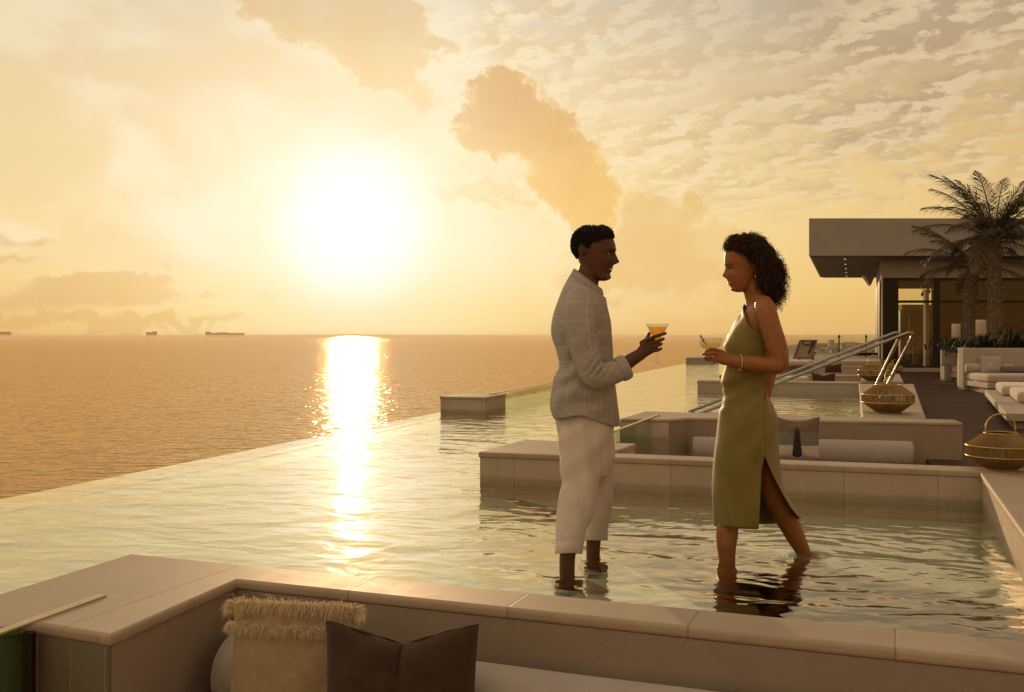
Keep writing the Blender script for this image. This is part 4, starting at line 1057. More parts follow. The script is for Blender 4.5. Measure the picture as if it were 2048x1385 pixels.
def ship(label, px0, px1, ytop, twr, Y=20000):
    A, B = P(px0, 671, Y), P(px1, 671, Y); L_ = (B - A).length; zw = -24; c_ = (A + B) / 2; c_.z = zw
    t_ = thing('ship', label, 'ship', c_, 'ships on the horizon'); zt_ = P(0, ytop, Y).z
    hh = zw + (zt_ - zw) * .8
    mb = MB(); mb.add([Vector((A.x, Y, zw)), Vector((B.x - L_ * .05, Y, zw)), Vector((B.x, Y, hh)), Vector((A.x - L_ * .01, Y, hh)), Vector((A.x, Y + 60, zw)), Vector((B.x - L_ * .05, Y + 60, zw)), Vector((B.x, Y + 60, hh)), Vector((A.x - L_ * .01, Y + 60, hh))], [[0, 1, 2, 3], [7, 6, 5, 4], [3, 2, 6, 7], [1, 5, 6, 2], [0, 3, 7, 4], [0, 4, 5, 1]]); mb.build('hull', 'ship', t_)
    mb = MB()
    for f0, f1, k in twr: mb.prism([(A.x + L_ * f0, Y + 5), (A.x + L_ * f1, Y + 5), (A.x + L_ * f1, Y + 50), (A.x + L_ * f0, Y + 50)], hh, zt_ + (zt_ - hh) * k)
    mb.build('superstructure', 'ship', t_)
ship('hazy ship at the far left edge of the horizon', -14, 20, 664, ((.3, .95, .0),))
ship('short boxy ship on the horizon, middle of the three', 292, 312, 663.5, ((.0, .4, -.5), (.6, 1.0, .0)))
ship('long low tanker on the horizon, nearest the sun', 411, 488, 664.5, ((.0, .12, .2), (.3, .55, -.4)))
# ================================================================== people
def interp(tab, y):
    if y <= tab[0][0]: return tab[0][1]
    for (a0, v0), (a1, v1) in zip(tab, tab[1:]):
        if y <= a1: return v0 + (v1 - v0) * (y - a0) / (a1 - a0)
    return tab[-1][1]
def smooth_interp(tab, y):
    """Catmull-Rom through (y, v)"""
    n = len(tab)
    if y <= tab[0][0]: return tab[0][1]
    if y >= tab[-1][0]: return tab[-1][1]
    for i in range(n - 1):
        if y <= tab[i + 1][0]:
            y0, v0 = tab[i]; y1, v1 = tab[i + 1]; h = y1 - y0; t = (y - y0) / h
            m0 = (v1 - tab[max(i - 1, 0)][1]) / max(1e-6, y1 - tab[max(i - 1, 0)][0]) if i else (v1 - v0) / h
            m1 = (tab[min(i + 2, n - 1)][1] - v0) / max(1e-6, tab[min(i + 2, n - 1)][0] - y0)
            t2, t3 = t * t, t * t * t
            return (2 * t3 - 3 * t2 + 1) * v0 + (t3 - 2 * t2 + t) * h * m0 + (-2 * t3 + 3 * t2) * v1 + (t3 - t2) * h * m1
def fuse(mb, name, m, parent, voxel=.0035, it=4, disp=None):
    """joins overlapping shapes into one continuous skin"""
    o = mb.build(name, m, parent)
    r_ = o.modifiers.new('r', 'REMESH'); r_.mode = 'VOXEL'; r_.voxel_size = voxel; r_.use_smooth_shade = True
    s_ = o.modifiers.new('s', 'SMOOTH'); s_.iterations = it; s_.factor = .5
    dg = bpy.context.evaluated_depsgraph_get(); dg.update()
    me = bpy.data.meshes.new_from_object(o.evaluated_get(dg)); me.name = name
    old = o.data; o.modifiers.clear(); o.data = me; bpy.data.meshes.remove(old)
    if not me.materials: me.materials.append(M[m])
    if disp:
        oo = Vector(parent['_o'])
        me.calc_loop_triangles() if False else None
        nn = [v.normal.copy() for v in me.vertices]
        for v, k in zip(me.vertices, nn): v.co += k * disp(v.co + oo)
    for p_ in me.polygons: p_.use_smooth = True
    return o

class Head:
    def __init__(s, tab, Y0, dirx, eye, brow, nose, mouth, cheek, n=2.35, dy=0.0, yaw=0.0):
        s.tab, s.Y0, s.dx, s.n, s.dy = tab, Y0, dirx, 2.12, dy
        s.eye, s.brow, s.nose, s.mouth, s.cheek = eye, brow, nose, mouth, cheek
        s.k = Y0 / F; s.yaw = yaw
        s.tf = [(r_[0], r_[1]) for r_ in tab]; s.tb = [(r_[0], r_[2]) for r_ in tab]; s.tw = [(r_[0], r_[3]) for r_ in tab]
        ym = tab[len(tab) // 2][0]; s.piv = Vector(((tab[len(tab) // 2][1] + tab[len(tab) // 2][2]) / 2, 0))
    def row(s, py):
        f, b, w_ = smooth_interp(s.tf, py), smooth_interp(s.tb, py), max(.004, smooth_interp(s.tw, py))
        return (f + b) / 2, (f - b) / 2 * s.dx * s.k, w_     # centre px, half length m (forward +), half width m
    def feat(s, y, py):
        g = lambda v, c, sg: math.exp(-((v - c) / sg) ** 2)
        k = s.k; d = 0; ay = abs(y)
        nz = interp(s.nose, py); tip = s.nose[-2][0]
        sg = .0072 + .0055 * g(py, tip, 5.5)
        d += nz * k * math.exp(-(y / sg) ** 2)
        d += .0045 * g(ay, .0135, .006) * g(py, tip + .6, 3.0)            # wings of the nose
        d -= .0105 * g(ay, .031, .0135) * g(py, s.eye, 5.2)
        d += .0030 * g(ay, .027, .016) * g(py, s.brow, 2.6)
        d += .0045 * g(ay, .046, .016) * g(py, s.cheek, 6.0)
        m_ = s.mouth - (ay / .026) ** 2 * 1.8                                # corners of the smile rise
        d -= .0055 * g(y, 0, .021) * g(py, m_, 1.5)
        d += .0024 * g(y, 0, .019) * g(py, m_ - 3.0, 2.0) + .0032 * g(y, 0, .017) * g(py, m_ + 3.6, 2.4)
        d -= .0028 * g(ay, .030, .007) * g(py, m_ - 2, 6)                    # smile folds
        d -= .0030 * g(y, 0, .02) * g(py, m_ + 9.0, 2.6)
        return d
    def place(s, cx, xf, y, py):
        px = cx + s.dx * xf / s.k
        if s.yaw:
            ox, oy = (px - s.piv.x) * s.k, y; c_, s_ = math.cos(s.yaw), math.sin(s.yaw)
            ox, oy = ox * c_ - oy * s_, ox * s_ + oy * c_; px = s.piv.x + ox / s.k; y = oy
        return P(px, py, s.Y0 + s.dy + y)
    def surf(s, y, py, off=0.0):
        cx, a, w_ = s.row(py); q = max(0.0, 1 - (abs(y) / w_) ** s.n)
        return s.place(cx, a * q ** (1 / s.n) + s.feat(y, py) + off, y, py)
    def side(s, px, py, off=0.0, sg=-1):
        cx, a, w_ = s.row(py); xf = (px - cx) * s.dx * s.k; q = max(0.0, 1 - (abs(xf) / abs(a)) ** s.n)
        return s.place(cx, xf, sg * (w_ * q ** (1 / s.n) + off), py)
    def mesh(s, mb, rows=64, seg=72, off=0.0):
        y0, y1 = s.tab[0][0], s.tab[-1][0]; R_ = []
        for i in range(rows + 1):
            py = y0 + (y1 - y0) * i / rows; cx, a, w_ = s.row(py); row = []
            for k in range(seg):
                th = 2 * math.pi * k / seg; c, sn = math.cos(th), math.sin(th)
                x = a * math.copysign(abs(c) ** (2 / s.n), c); y = w_ * math.copysign(abs(sn) ** (2 / s.n), sn)
                if c > 0: x += s.feat(y, py) * min(1, c * 3)
                row.append(s.place(cx, x + math.copysign(off * abs(c), c), y + off * sn, py))
            R_.append(row)
        mb.sheet(R_, closed=True)
        o = len(mb.v) - (rows + 1) * seg
        mb.f.append([o + k for k in range(seg)]); mb.uv.append(None); mb.sm.append(True)
        o2 = o + rows * seg; mb.f.append([o2 + k for k in range(seg)][::-1]); mb.uv.append(None); mb.sm.append(True)
def ear(mb, hd, px, py, hpx, wpx):
    for sg in (-1, 1):
        c0 = hd.side(px, py, .004, sg); k = hd.k; pts = []
        for i in range(15):
            a = R(-70 + 290 * i / 14)
            e_x = wpx * math.cos(a) * -hd.dx * .9; e_y = -hpx * math.sin(a) * (1 if math.sin(a) > 0 else .9)
            pts.append(c0 + Vector((e_x * k + .10 * e_y * k * hd.dx, sg * (.010 - .004 * math.cos(a)), -e_y * k)))
        mb.tube(pts, [.0034] * 11 + [.0042, .005, .0052, .0045], None, 8, 1)
        mb.ball(c0 + Vector((0, sg * .003, 0)), wpx * k * .95, .006, hpx * k * .92, 14)
def facebits(hd, root, skin_eye_y=.031, lipm='lip_m', browm='hair_man', lash=False):
    lp = MB(); th = MB()
    for sg in (-1, 1):
        e = MB(); ir = MB(); br = MB()
        c = hd.surf(sg * .031, hd.eye, -.0075); rr = .0108; e.ball(c, rr, rr, rr * .82, 14)
        f = (hd.surf(sg * .031, hd.eye, .004) - c).normalized(); ir.ball(c + f * .0062 + Vector((0, -.0005, 0)), .0052, .0052, .0052, 10)
        pts = [hd.surf(sg * (.012 + .038 * t), hd.brow - 1.2 * math.sin(2.2 * t) - .3, .0002) for t in (0, .2, .4, .6, .8, 1)]
        br.tube(pts, [.0016, .0026, .0028, .0026, .002, .001], None, 6, 2)
        eo = e.build('eye', 'eye', root); ir.build('iris', 'iris', eo); br.build('eyebrow', browm, root)
        if lash:
            la = MB(); lp_ = [hd.surf(sg * (.019 + .026 * t), hd.eye - 2.6 * math.sin(math.pi * (.15 + .75 * t)), .0035 + .003 * t) for t in (0, .25, .5, .75, 1)]
            la.tube(lp_, .0012, None, 5, 2); la.build('eyelashes', browm, root)
    for dpy, wd_, rr in ((-3.4, .028, .0022), (3.5, .026, .0027)):
        pts = [hd.surf(y, hd.mouth - (abs(y) / .026) ** 2 * 1.8 + dpy * (1 - (abs(y) / .032) ** 2), .0006) for y in [wd_ * (-1 + 2 * i / 12) for i in range(13)]]
        lp.tube(pts, [rr * (.25 + .75 * math.sin(math.pi * i / 12)) for i in range(13)], None, 8, 2)
    lp.build('lips', lipm, root)
    rows = [[hd.surf(y, hd.mouth - (abs(y) / .026) ** 2 * 2.0 + v * (1 - (y / .028) ** 2), (.0006)) for y in [.026 * (-1 + 2 * i / 16) for i in range(17)]] for v in (-2.1, 1.9)]
    th.sheet(rows); th.build('teeth', 'teeth', root, solid=.002)
def tube_px(mb, Y0, pts, seg=20, res=4, **kw):
    """pts: (px, py, dy, half thickness in px, half depth in m)"""
    mb.tube([P(p_[0], p_[1], Y0 + p_[2]) for p_ in pts], [p_[3] * Y0 / F for p_ in pts], [p_[4] for p_ in pts], seg, res, **kw)
def foot(mb, A, dirx, yaw=0.0, heel_up=0.0, zf=-.108):
    d_ = Vector((dirx * math.cos(yaw), math.sin(yaw), 0))
    def q(f, z, sdy=0): return Vector((A.x, A.y, 0)) + d_ * f + Vector((0, sdy, z))
    mb.tube([q(-.055, zf + .036 + heel_up), q(-.02, zf + .045 + heel_up * .8), q(.05, zf + .04 + heel_up * .4), q(.12, zf + .026), q(.165, zf + .018)], [.032, .042, .036, .024, .014], [.030, .034, .040, .046, .036], 14, 3, up=(-d_.y, d_.x, 0))
    for i, (l_, o_) in enumerate(((.20, -.030), (.198, -.012), (.19, .005), (.18, .02), (.168, .034))):
        sd_ = Vector((-d_.y, d_.x, 0)) * o_; mb.tube([q(.14, zf + .018) + sd_, q(l_, zf + .012) + sd_], [.012, .009], None, 8, 1)

# ------------------------------------------------------------------ the man
YM = 5.22; KM = YM / F
man = thing('person', 'man in a checked linen shirt and white trousers holding up a cocktail', 'person', P(1165, 1160, YM), 'couple in the pool')
hm = Head([(457, 1200, 1180, .018), (460, 1209, 1170, .040), (466, 1218, 1160, .058), (474, 1225, 1153, .069), (484, 1229.5, 1150, .075), (494, 1232, 1149.5, .0775), (501, 1232.2, 1150.5, .077),
           (507, 1229.8, 1152, .0755), (516, 1229, 1155, .0745), (525, 1228.2, 1158, .072), (533, 1226.5, 1163, .068), (541, 1223, 1168, .064), (549, 1221, 1174, .059), (556, 1222.5, 1184, .050), (560, 1218, 1193, .037), (562.5, 1211, 1202, .018)],
          YM, 1, eye=507.5, brow=501, nose=[(502, 0), (507, 1.8), (515, 5.0), (522, 9.0), (526, 9.4), (529.5, 3.0), (531, 0)][:-1] + [(532, 0)], mouth=540.0, cheek=519, yaw=R(-15))
hm.nose = [(501, .6), (507, 3.2), (515, 7.6), (521, 11.8), (525.5, 13.0), (531, 0)]
B = MB(); hm.mesh(B); ear(B, hm, 1170, 501.5, 11.5, 7)
tube_px(B, YM, [(1184, 520, 0, 22, .055), (1178, 545, 0, 22.5, .056), (1172, 570, 0, 25, .062), (1164, 596, 0, 34, .085)])
tube_px(B, YM, [(1163, 585, 0, 28, .10), (1163, 612, 0, 42, .165), (1162, 650, 0, 48, .165), (1164, 690, 0, 46, .15), (1170, 740, 0, 42, .135), (1168, 800, 0, 47, .14), (1169, 850, 0, 43, .125), (1170, 890, 0, 38, .11)])
# near (right) arm and hand
tube_px(B, YM, [(1158, 612, -.150, 22, .055), (1159, 650, -.185, 19, .05), (1170, 705, -.205, 17, .045), (1184, 750, -.215, 15, .042), (1212, 747, -.212, 15, .042), (1245, 732, -.20, 14.5, .040), (1266, 718, -.195, 12.8, .034), (1283, 708, -.19, 11.5, .026)])
tube_px(B, YM, [(1278, 711, -.19, 11, .024), (1289, 701, -.19, 13.5, .018), (1299, 692, -.188, 16, .0165), (1308, 688, -.186, 14.5, .014)])
tube_px(B, YM, [(1288, 690, -.19, 11, .015), (1294, 682, -.192, 7, .013)])
for pts in ([(1292, 682, -.198, 3.9, .010), (1304, 676, -.203, 3.7, .0097), (1317, 671.5, -.200, 3.4, .009), (1331, 667, -.188, 3.0, .0078)],
            [(1298, 687, -.197, 3.9, .010), (1311, 684.5, -.203, 3.7, .0097), (1320, 681.5, -.196, 3.4, .009), (1327, 678, -.180, 3.1, .008)],
            [(1298, 694, -.195, 3.8, .0098), (1310, 693, -.202, 3.6, .0094), (1317.5, 691, -.194, 3.4, .009), (1323, 688, -.178, 3.0, .008)],
            [(1297, 701, -.192, 3.5, .009), (1309, 702, -.198, 3.3, .0086), (1317, 700.5, -.190, 3.1, .008), (1322.5, 697.5, -.176, 2.8, .007)],
            [(1284, 697, -.180, 5.0, .013), (1288, 686, -.160, 4.6, .012), (1294, 677, -.128, 4.1, .0105), (1298.5, 667, -.112, 3.4, .009)]):
    tube_px(B, YM, pts, 12, 4)
# far arm hangs behind
tube_px(B, YM, [(1160, 612, .150, 22, .055), (1158, 650, .190, 18, .05), (1160, 715, .215, 16, .044), (1170, 775, .22, 13, .038), (1180, 825, .21, 10.5, .028), (1184, 850, .205, 11, .02), (1186, 872, .205, 9, .016)])
# legs and feet
for dy_, pts in ((-.18, [(1168, 880, -.075, 32, .07), (1162, 960, -.11, 25, .066), (1152, 1020, -.15, 21, .058), (1140, 1075, -.17, 19, .05), (1135, 1112, -.18, 15.5, .040), (1134, 1140, -.18, 15, .038), (1133, 1158, -.18, 14, .036)]),
                 (.20, [(1178, 880, .085, 32, .07), (1196, 960, .12, 24, .07), (1196, 1020, .16, 19, .056), (1190, 1062, .19, 17, .048), (1187, 1085, .20, 15, .040), (1186, 1105, .20, 14.5, .038), (1185, 1122, .20, 13.5, .036)])):
    tube_px(B, YM, pts)
foot(B, P(1135, 1140, YM - .18), 1, R(-8)); foot(B, P(1187, 1105, YM + .20), 1, R(4))
fuse(B, 'body', 'skin_man', man, .0033, 3)
facebits(hm, man)
# hair: dark cap with tight curls
HL = [(1138, 517), (1152, 520), (1158, 517), (1163, 510), (1166, 492), (1176, 488), (1180, 497), (1188, 497), (1191, 486), (1206, 484), (1212, 479), (1238, 477)]
cap = MB(); rows = []
NR, NS = 40, 96; grid = []
def mhair(i, k):
    py = 457 + 64 * i / NR; cx, a, w_ = hm.row(py); th = 2 * math.pi * k / NS; c, sn = math.cos(th), math.sin(th)
    x = a * math.copysign(abs(c) ** (2 / hm.n), c); y = w_ * math.copysign(abs(sn) ** (2 / hm.n), sn)
    px = cx + x / hm.k; e_ = interp(HL, px) - py
    return px, py, x, y, c, sn, cx, e_
vals = {}
for i in range(NR + 1):
    for k in range(NS):
        px, py, x, y, c, sn, cx, e_ = mhair(i, k); t = min(1, max(0, e_ / 16))
        hgt = (.003 + .0135 * t ** .8) * (1 + .25 * mnoise.noise(Vector((x * 60, y * 60, py * .16))))
        if e_ < 0: hgt = -.006
        top_ = max(0, 1 - (py - 457) / 22)
        vals[i, k] = hm.place(cx, x + hgt * c, y + hgt * sn, py - hgt / hm.k * (.15 + .6 * top_))
for i in range(NR + 1): rows.append([vals[i, k] for k in range(NS)])
cap.sheet(rows, closed=True); o_ = len(cap.v) - (NR + 1) * NS; cap.f.append([o_ + k for k in range(NS)]); cap.uv.append(None); cap.sm.append(True)
rnd = random.Random(4); cnt = 0
while cnt < 2700:
    i = rnd.uniform(0, NR); k = rnd.uniform(0, NS); px, py, x, y, c, sn, cx, e_ = mhair(i, k)
    wgt = 1 if i > 6 else .4
    if e_ < 2.0 or rnd.random() > wgt: continue
    t = min(1, e_ / 16); hgt = .003 + .0125 * t + rnd.uniform(-.001, .0065) * t
    p_ = hm.place(cx, x + hgt * c, y + hgt * sn, py - hgt / hm.k * (.15 + .6 * max(0, 1 - (py - 457) / 22)))
    ax = Vector((rnd.gauss(0, 1), rnd.gauss(0, 1), rnd.gauss(0, 1))).normalized(); s1_ = ax.orthogonal().normalized(); s2_ = ax.cross(s1_); rr = rnd.uniform(.0030, .0056)
    cap.tube([p_ + (s1_ * math.cos(a * .75) + s2_ * math.sin(a * .75)) * rr + ax * (a - 4) * .0010 for a in range(9)], .0015, None, 3, 1, caps=False, smooth=False)
    cnt += 1
cap.build('hair', 'hair_man', man)
# stubble shade belongs to the skin of jaw: left to the light
# shirt
SL = [(556, 1146), (566, 1139), (580, 1129), (598, 1119), (615, 1111.5), (632, 1106.5), (648, 1103.5), (663, 1102.5), (680, 1105.5), (694, 1111), (708, 1114.5), (720, 1117.5), (735, 1118), (746, 1112.5), (754, 1108.5), (765, 1105.5), (782, 1103), (799, 1100.5), (815, 1101), (828, 1104), (845, 1112)]
SR = [(556, 1198), (566, 1204), (582, 1209), (600, 1212), (620, 1215), (647, 1220), (694, 1222.5), (725, 1224), (760, 1227), (800, 1228.5), (860, 1230)]
SH = [(556, .07), (566, .085), (578, .125), (592, .172), (606, .195), (632, .205), (663, .200), (694, .188), (720, .180), (740, .178), (755, .182), (800, .186), (860, .186)]
def shirt_pt(py, th):
    L_, R_, hd_ = smooth_interp(SL, py), smooth_interp(SR, py), smooth_interp(SH, py)
    c, sn = math.cos(th), math.sin(th); n_ = 2.4
    x = (R_ - L_) / 2 * math.copysign(abs(c) ** (2 / n_), c); y = hd_ * math.copysign(abs(sn) ** (2 / n_), sn)
    wr = .0042 * mnoise.noise(Vector((c * 2.2, sn * 2.2, py * .035))) + .0038 * math.sin(py * .13 + 3 * c + 2.2 * mnoise.noise(Vector((c * 3, sn * 3, py * .02)))) * (1 if py > 690 else .45)
    edge = abs(sn) ** .5
    return P((L_ + R_) / 2 + x, py, YM + y + wr * 2.2 * math.copysign(edge, sn))
S = MB(); rows = []; NT = 72
for i in range(71):
    t = i / 70; row = []
    for k in range(NT):
        th = 2 * math.pi * k / NT; c = math.cos(th)
        hem = 838 + 16 * max(0, c) ** 1.0 - 6 * math.exp(-((c + .15) / .35) ** 2)
        f_ = (c + 1) / 2; t0 = 612
        if i < 10:
            q_ = i / 10; nk = P(1142 + 66 * f_, 549 + 50 * f_, YM + math.sin(th) * .088); sp_ = shirt_pt(t0 - 16 * (1 - q_), th)
            e_ = q_ ** .8; row.append(nk.lerp(sp_, e_) + Vector((0, 0, .028 * math.sin(math.pi * q_) * (1 - .5 * abs(c)))))
        else: row.append(shirt_pt(t0 + (hem - t0) * (i - 10) / 60, th))
    rows.append(row)
S.sheet(rows, closed=True); shirt = S.build('shirt', 'shirt', man, solid=.0025)
sl = MB()
spts = [(1163, 584, -.075, 20, .05), (1160, 600, -.120, 30, .062), (1158, 620, -.160, 34.5, .064), (1158, 645, -.190, 34, .062), (1163, 675, -.203, 30.5, .060), (1172, 708, -.212, 27, .058), (1180, 736, -.218, 25.5, .056), (1190, 752, -.220, 24.5, .056), (1206, 752, -.219, 24, .055), (1222, 747, -.214, 23, .054), (1238, 740.5, -.207, 22, .052), (1246, 737.5, -.203, 22, .052)]
pp = []; 
for j, p_ in enumerate(spts): pp.append(p_)
sl.tube([P(p_[0], p_[1], YM + p_[2]) for p_ in pp], [p_[3] * KM for p_ in pp], [p_[4] for p_ in pp], 40, 6, caps=False)
vs = []
for v_ in sl.v:
    v_ = Vector(v_); pxx = 1024 + v_.x / v_.y * F; pyy = HY + (H - v_.z) / v_.y * F
    el_ = math.exp(-((pxx - 1195) / 22) ** 2 - ((pyy - 735) / 22) ** 2)
    dv = .0055 * mnoise.noise(Vector((v_.x * 18, v_.y * 14, v_.z * 11))) + .0075 * el_ * math.sin(pxx * .42 + pyy * .30) + .0012 * math.sin(pyy * .3 - pxx * .1)
    vs.append((v_.x + dv * .5, v_.y - dv * 1.2, v_.z + dv * .5))
sl.v = vs
slo = sl.build('sleeve', 'shirt', shirt, solid=.0025)
cf = MB(); cf.tube([P(1238, 741, YM - .207), P(1243, 738.5, YM - .205), P(1250, 735, YM - .202), P(1255, 732.5, YM - .20)], [23.5 * KM, 25 * KM, 25 * KM, 23.2 * KM], [.054, .057, .057, .053], 40, 3, caps=False); cf.build('cuff', 'shirt', shirt, solid=.004)
fs = MB(); fs.tube([P(p_[0] - 6, p_[1], YM - p_[2]) for p_ in ((1157, 606, -.13), (1156, 640, -.185), (1160, 700, -.215), (1166, 750, -.225), (1172, 790, -.225))], [.06, .075, .062, .055, .05], [.06, .06, .055, .05, .045], 28, 4, caps=False); fs.build('sleeve', 'shirt', shirt, solid=.0025)
# collar and the open front edge
co = MB(); ru = []; rl = []; rm = []
for k in range(41):
    a_ = -R(170) + R(340) * k / 40          # open at the throat
    c, sn = -math.cos(a_), math.sin(a_)     # c = -1 at the nape... +1 front
    f = (c + 1) / 2
    ru.append(P(1148 + (1205 - 1148) * f, 537 + (579 - 537) * f ** 1.05, YM + sn * .066))
    rm.append(P(1144 + (1207 - 1144) * f, 543 + (587 - 543) * f ** 1.05 , YM + sn * .083))
    rl.append(P(1139.5 + (1209 - 1139.5) * f, 553 + (603 - 553) * f, YM + sn * (.094 + .008 * (1 - abs(c)))))
ri = [P(1150 + (1203 - 1150) * ((-math.cos(-R(170) + R(340) * k / 40) + 1) / 2), 556 + 36 * ((-math.cos(-R(170) + R(340) * k / 40) + 1) / 2), YM + math.sin(-R(170) + R(340) * k / 40) * .066) for k in range(41)]
co.sheet([ri, ru, rm, rl]); co.build('collar', 'shirt', shirt, solid=.003)
fp = MB(); rows = []
for i in range(21):
    y_ = 604 + 250 * i / 20; xo = 1212.5 + 14.5 * ((y_ - 604) / 150) ** .6 * (1 if y_ < 754 else 1) ; xo = interp([(604, 1212), (647, 1222), (700, 1225), (760, 1229), (800, 1234), (854, 1241)], y_)
    rows.append([P(xo - 16, y_, YM + .05), P(xo - 7, y_, YM + .045), P(xo, y_ + (-3 if i == 20 else 0), YM + .055 + .004 * math.sin(i))])
fp.sheet(rows); fp.build('front_placket', 'shirt', shirt, solid=.003)
# trousers
T = MB()
tube_px(T, YM, [(1168, 812, 0, 56, .165), (1170, 845, 0, 57.5, .172), (1174, 880, 0, 55.5, .17), (1175, 915, 0, 54.5, .16)], 40, 4)
tube_px(T, YM, [(1167, 846, -.06, 44, .10), (1165, 880, -.085, 45, .110), (1162, 933, -.095, 42.5, .105), (1161, 970, -.11, 37, .10), (1153.5, 1003, -.13, 37, .094), (1144.5, 1050, -.155, 31, .086), (1139.8, 1080, -.170, 27.8, .079), (1138, 1094, -.177, 26.4, .077), (1137.6, 1100, -.18, 26.0, .076)], 36, 5, round_=False)
tube_px(T, YM, [(1182, 880, .085, 45, .105), (1191, 933, .10, 40, .10), (1195, 968, .12, 35, .096), (1195, 1003, .145, 28, .090), (1193, 1045, .175, 24.5, .080), (1191.4, 1068, .195, 23, .072), (1191, 1077, .197, 22.7, .071)], 36, 5, round_=False)
def tdisp(v):
    nz = mnoise.noise(Vector((v.x * 5, v.y * 5, v.z * 2)))
    fold = .0048 * math.sin(v.x * 62 + v.z * 7 + 3 * nz) + .0035 * math.sin((v.z - .95 * v.x) * 34 + 3 * nz) * math.exp(-((v.z - .62) / .16) ** 2)
    fold += .003 * math.sin((v.z + 1.2 * v.x) * 30 + 2.5 * nz) * math.exp(-((v.z - .34) / .12) ** 2)
    return (fold + .004 * mnoise.noise(Vector((v.x * 12, v.y * 12, v.z * 5)))) * min(1, max(0, (v.z - .11) / .10)) * min(1, max(.2, (.86 - v.z) / .15))
trs = fuse(T, 'trousers', 'white_linen', man, .0045, 5, tdisp)
def trouser_cuff(c0, c1, y0, y1, rx, hd, dy0, dy1):
    rows = []
    for q, k in ((0, .955), (.06, 1.0), (.5, 1.012), (.94, 1.0), (1.0, .965), (1.0, .90), (.7, .88)):
        cx = c0 + (c1 - c0) * q; y_ = y0 + (y1 - y0) * q; dd = dy0 + (dy1 - dy0) * q; row = []
        for m_ in range(40):
            a = 2 * math.pi * m_ / 40; wv_ = 1 + .012 * math.sin(3 * a + 1) + .01 * math.sin(7 * a)
            row.append(P(cx + rx * k * wv_ * math.cos(a), y_ + .8 * math.sin(2 * a + 1), YM + dd + hd * k * wv_ * math.sin(a)))
        rows.append(row)
    cu = MB(); cu.sheet(rows, closed=True); cu.build('trouser_cuff', 'white_linen', trs)
trouser_cuff(1139.2, 1137, 1084, 1107.5, 28, .082, -.174, -.18)
trouser_cuff(1191.6, 1191, 1059, 1081, 24.3, .077, .194, .20)

def cocktail(label, px, base_py, rim_py, Y, rim_r, prof, drink, dm, group='cocktails'):
    c = P(px, base_py, Y); t_ = thing('cocktail_glass', label, 'cocktail glass', c, group); hgt = P(px, rim_py, Y).z - c.z
    mb = MB(); pr = [(r_ * rim_r, z * hgt) for r_, z in prof]; inn = [(max(.0, r_ * rim_r - .0011), z * hgt) for r_, z in prof if z > .42 and r_ > .1][::-1]
    mb.lathe(c, pr + inn, 40); mb.build('bowl', 'clear', t_)
    mb = MB(); mb.lathe(c, [(max(.0008, r_ * rim_r - .0016), z * hgt) for r_, z in drink], 40); mb.build('drink', dm, t_)
    return t_, c, hgt
STEM = [(.70, 0), (.72, .012), (.45, .03), (.16, .075), (.07, .13), (.055, .3), (.06, .48), (.12, .53)]
cocktail('wide martini glass of amber cocktail in the man\'s hand', 1314.5, 730, 648, YM - .155, 22.8 * KM, STEM + [(.52, .74), (1.0, 1.0)], [(.10, .545), (.50, .742), (.84, .925), (.0, .925)], 'amber')

# ------------------------------------------------------------------ the woman
YW = 5.33; KW_ = YW / F
wom = thing('person', 'woman with long dark curls in an olive one-shoulder dress wading in the pool', 'person', P(1490, 1120, YW), 'couple in the pool')
hw = Head([(480, 1478, 1500, .02), (484, 1465, 1512, .045), (492, 1456, 1522, .060), (501, 1450.5, 1527, .068), (510, 1448.5, 1529, .071), (522, 1447.6, 1530, .072), (531, 1448.6, 1530, .071), (537, 1451, 1529, .070),
           (545, 1451.8, 1527, .068), (553, 1452.3, 1523, .066), (561, 1453.3, 1518, .062), (568, 1456.5, 1512, .058), (574, 1459.5, 1506, .052), (580, 1460.6, 1498, .043), (583.5, 1466, 1488, .029), (585, 1473, 1482, .014)],
          YW, -1, eye=537.5, brow=530, nose=[(530, .5), (536, 2.2), (543, 5.4), (549, 9.0), (553, 10.4), (558, 0)], mouth=566.5, cheek=549, yaw=R(17))
B = MB(); hw.mesh(B); ear(B, hw, 1505.5, 537, 9, 5.5)
tube_px(B, YW, [(1497, 560, 0, 19, .050), (1505, 578, 0, 19.5, .050), (1510, 594, 0, 20, .054), (1514, 608, 0, 24, .07)])
tube_px(B, YW, [(1515, 600, 0, 19, .08), (1517, 612, 0, 25, .135), (1517, 626, 0, 30, .155), (1512, 642, 0, 33, .150), (1505, 657, 0, 37, .140), (1500, 675, 0, 41, .132), (1495, 691, 0, 43, .128), (1493, 715, 0, 39, .120), (1490, 745, 0, 37.5, .112), (1488, 775, 0, 40, .118), (1491, 800, 0, 44, .135), (1497, 827, 0, 52, .155), (1497, 855, 0, 56, .16), (1497, 890, 0, 52, .15)])
tube_px(B, YW, [(1528, 610, -.128, 19, .05), (1533, 628, -.155, 20.5, .053), (1541, 655, -.172, 20.5, .05), (1552, 690, -.185, 20.5, .048), (1559, 716, -.192, 18, .044), (1557, 731, -.195, 16.5, .042), (1543, 733, -.195, 16, .042), (1520, 729.5, -.192, 16, .042), (1494, 727, -.186, 14.5, .038), (1470, 723.5, -.178, 12.5, .031), (1455, 720.5, -.172, 10.8, .025)])
tube_px(B, YW, [(1458, 721, -.172, 11, .024), (1447, 717, -.171, 13, .018), (1438, 711.5, -.170, 13, .0145), (1431, 709, -.170, 11, .012)])
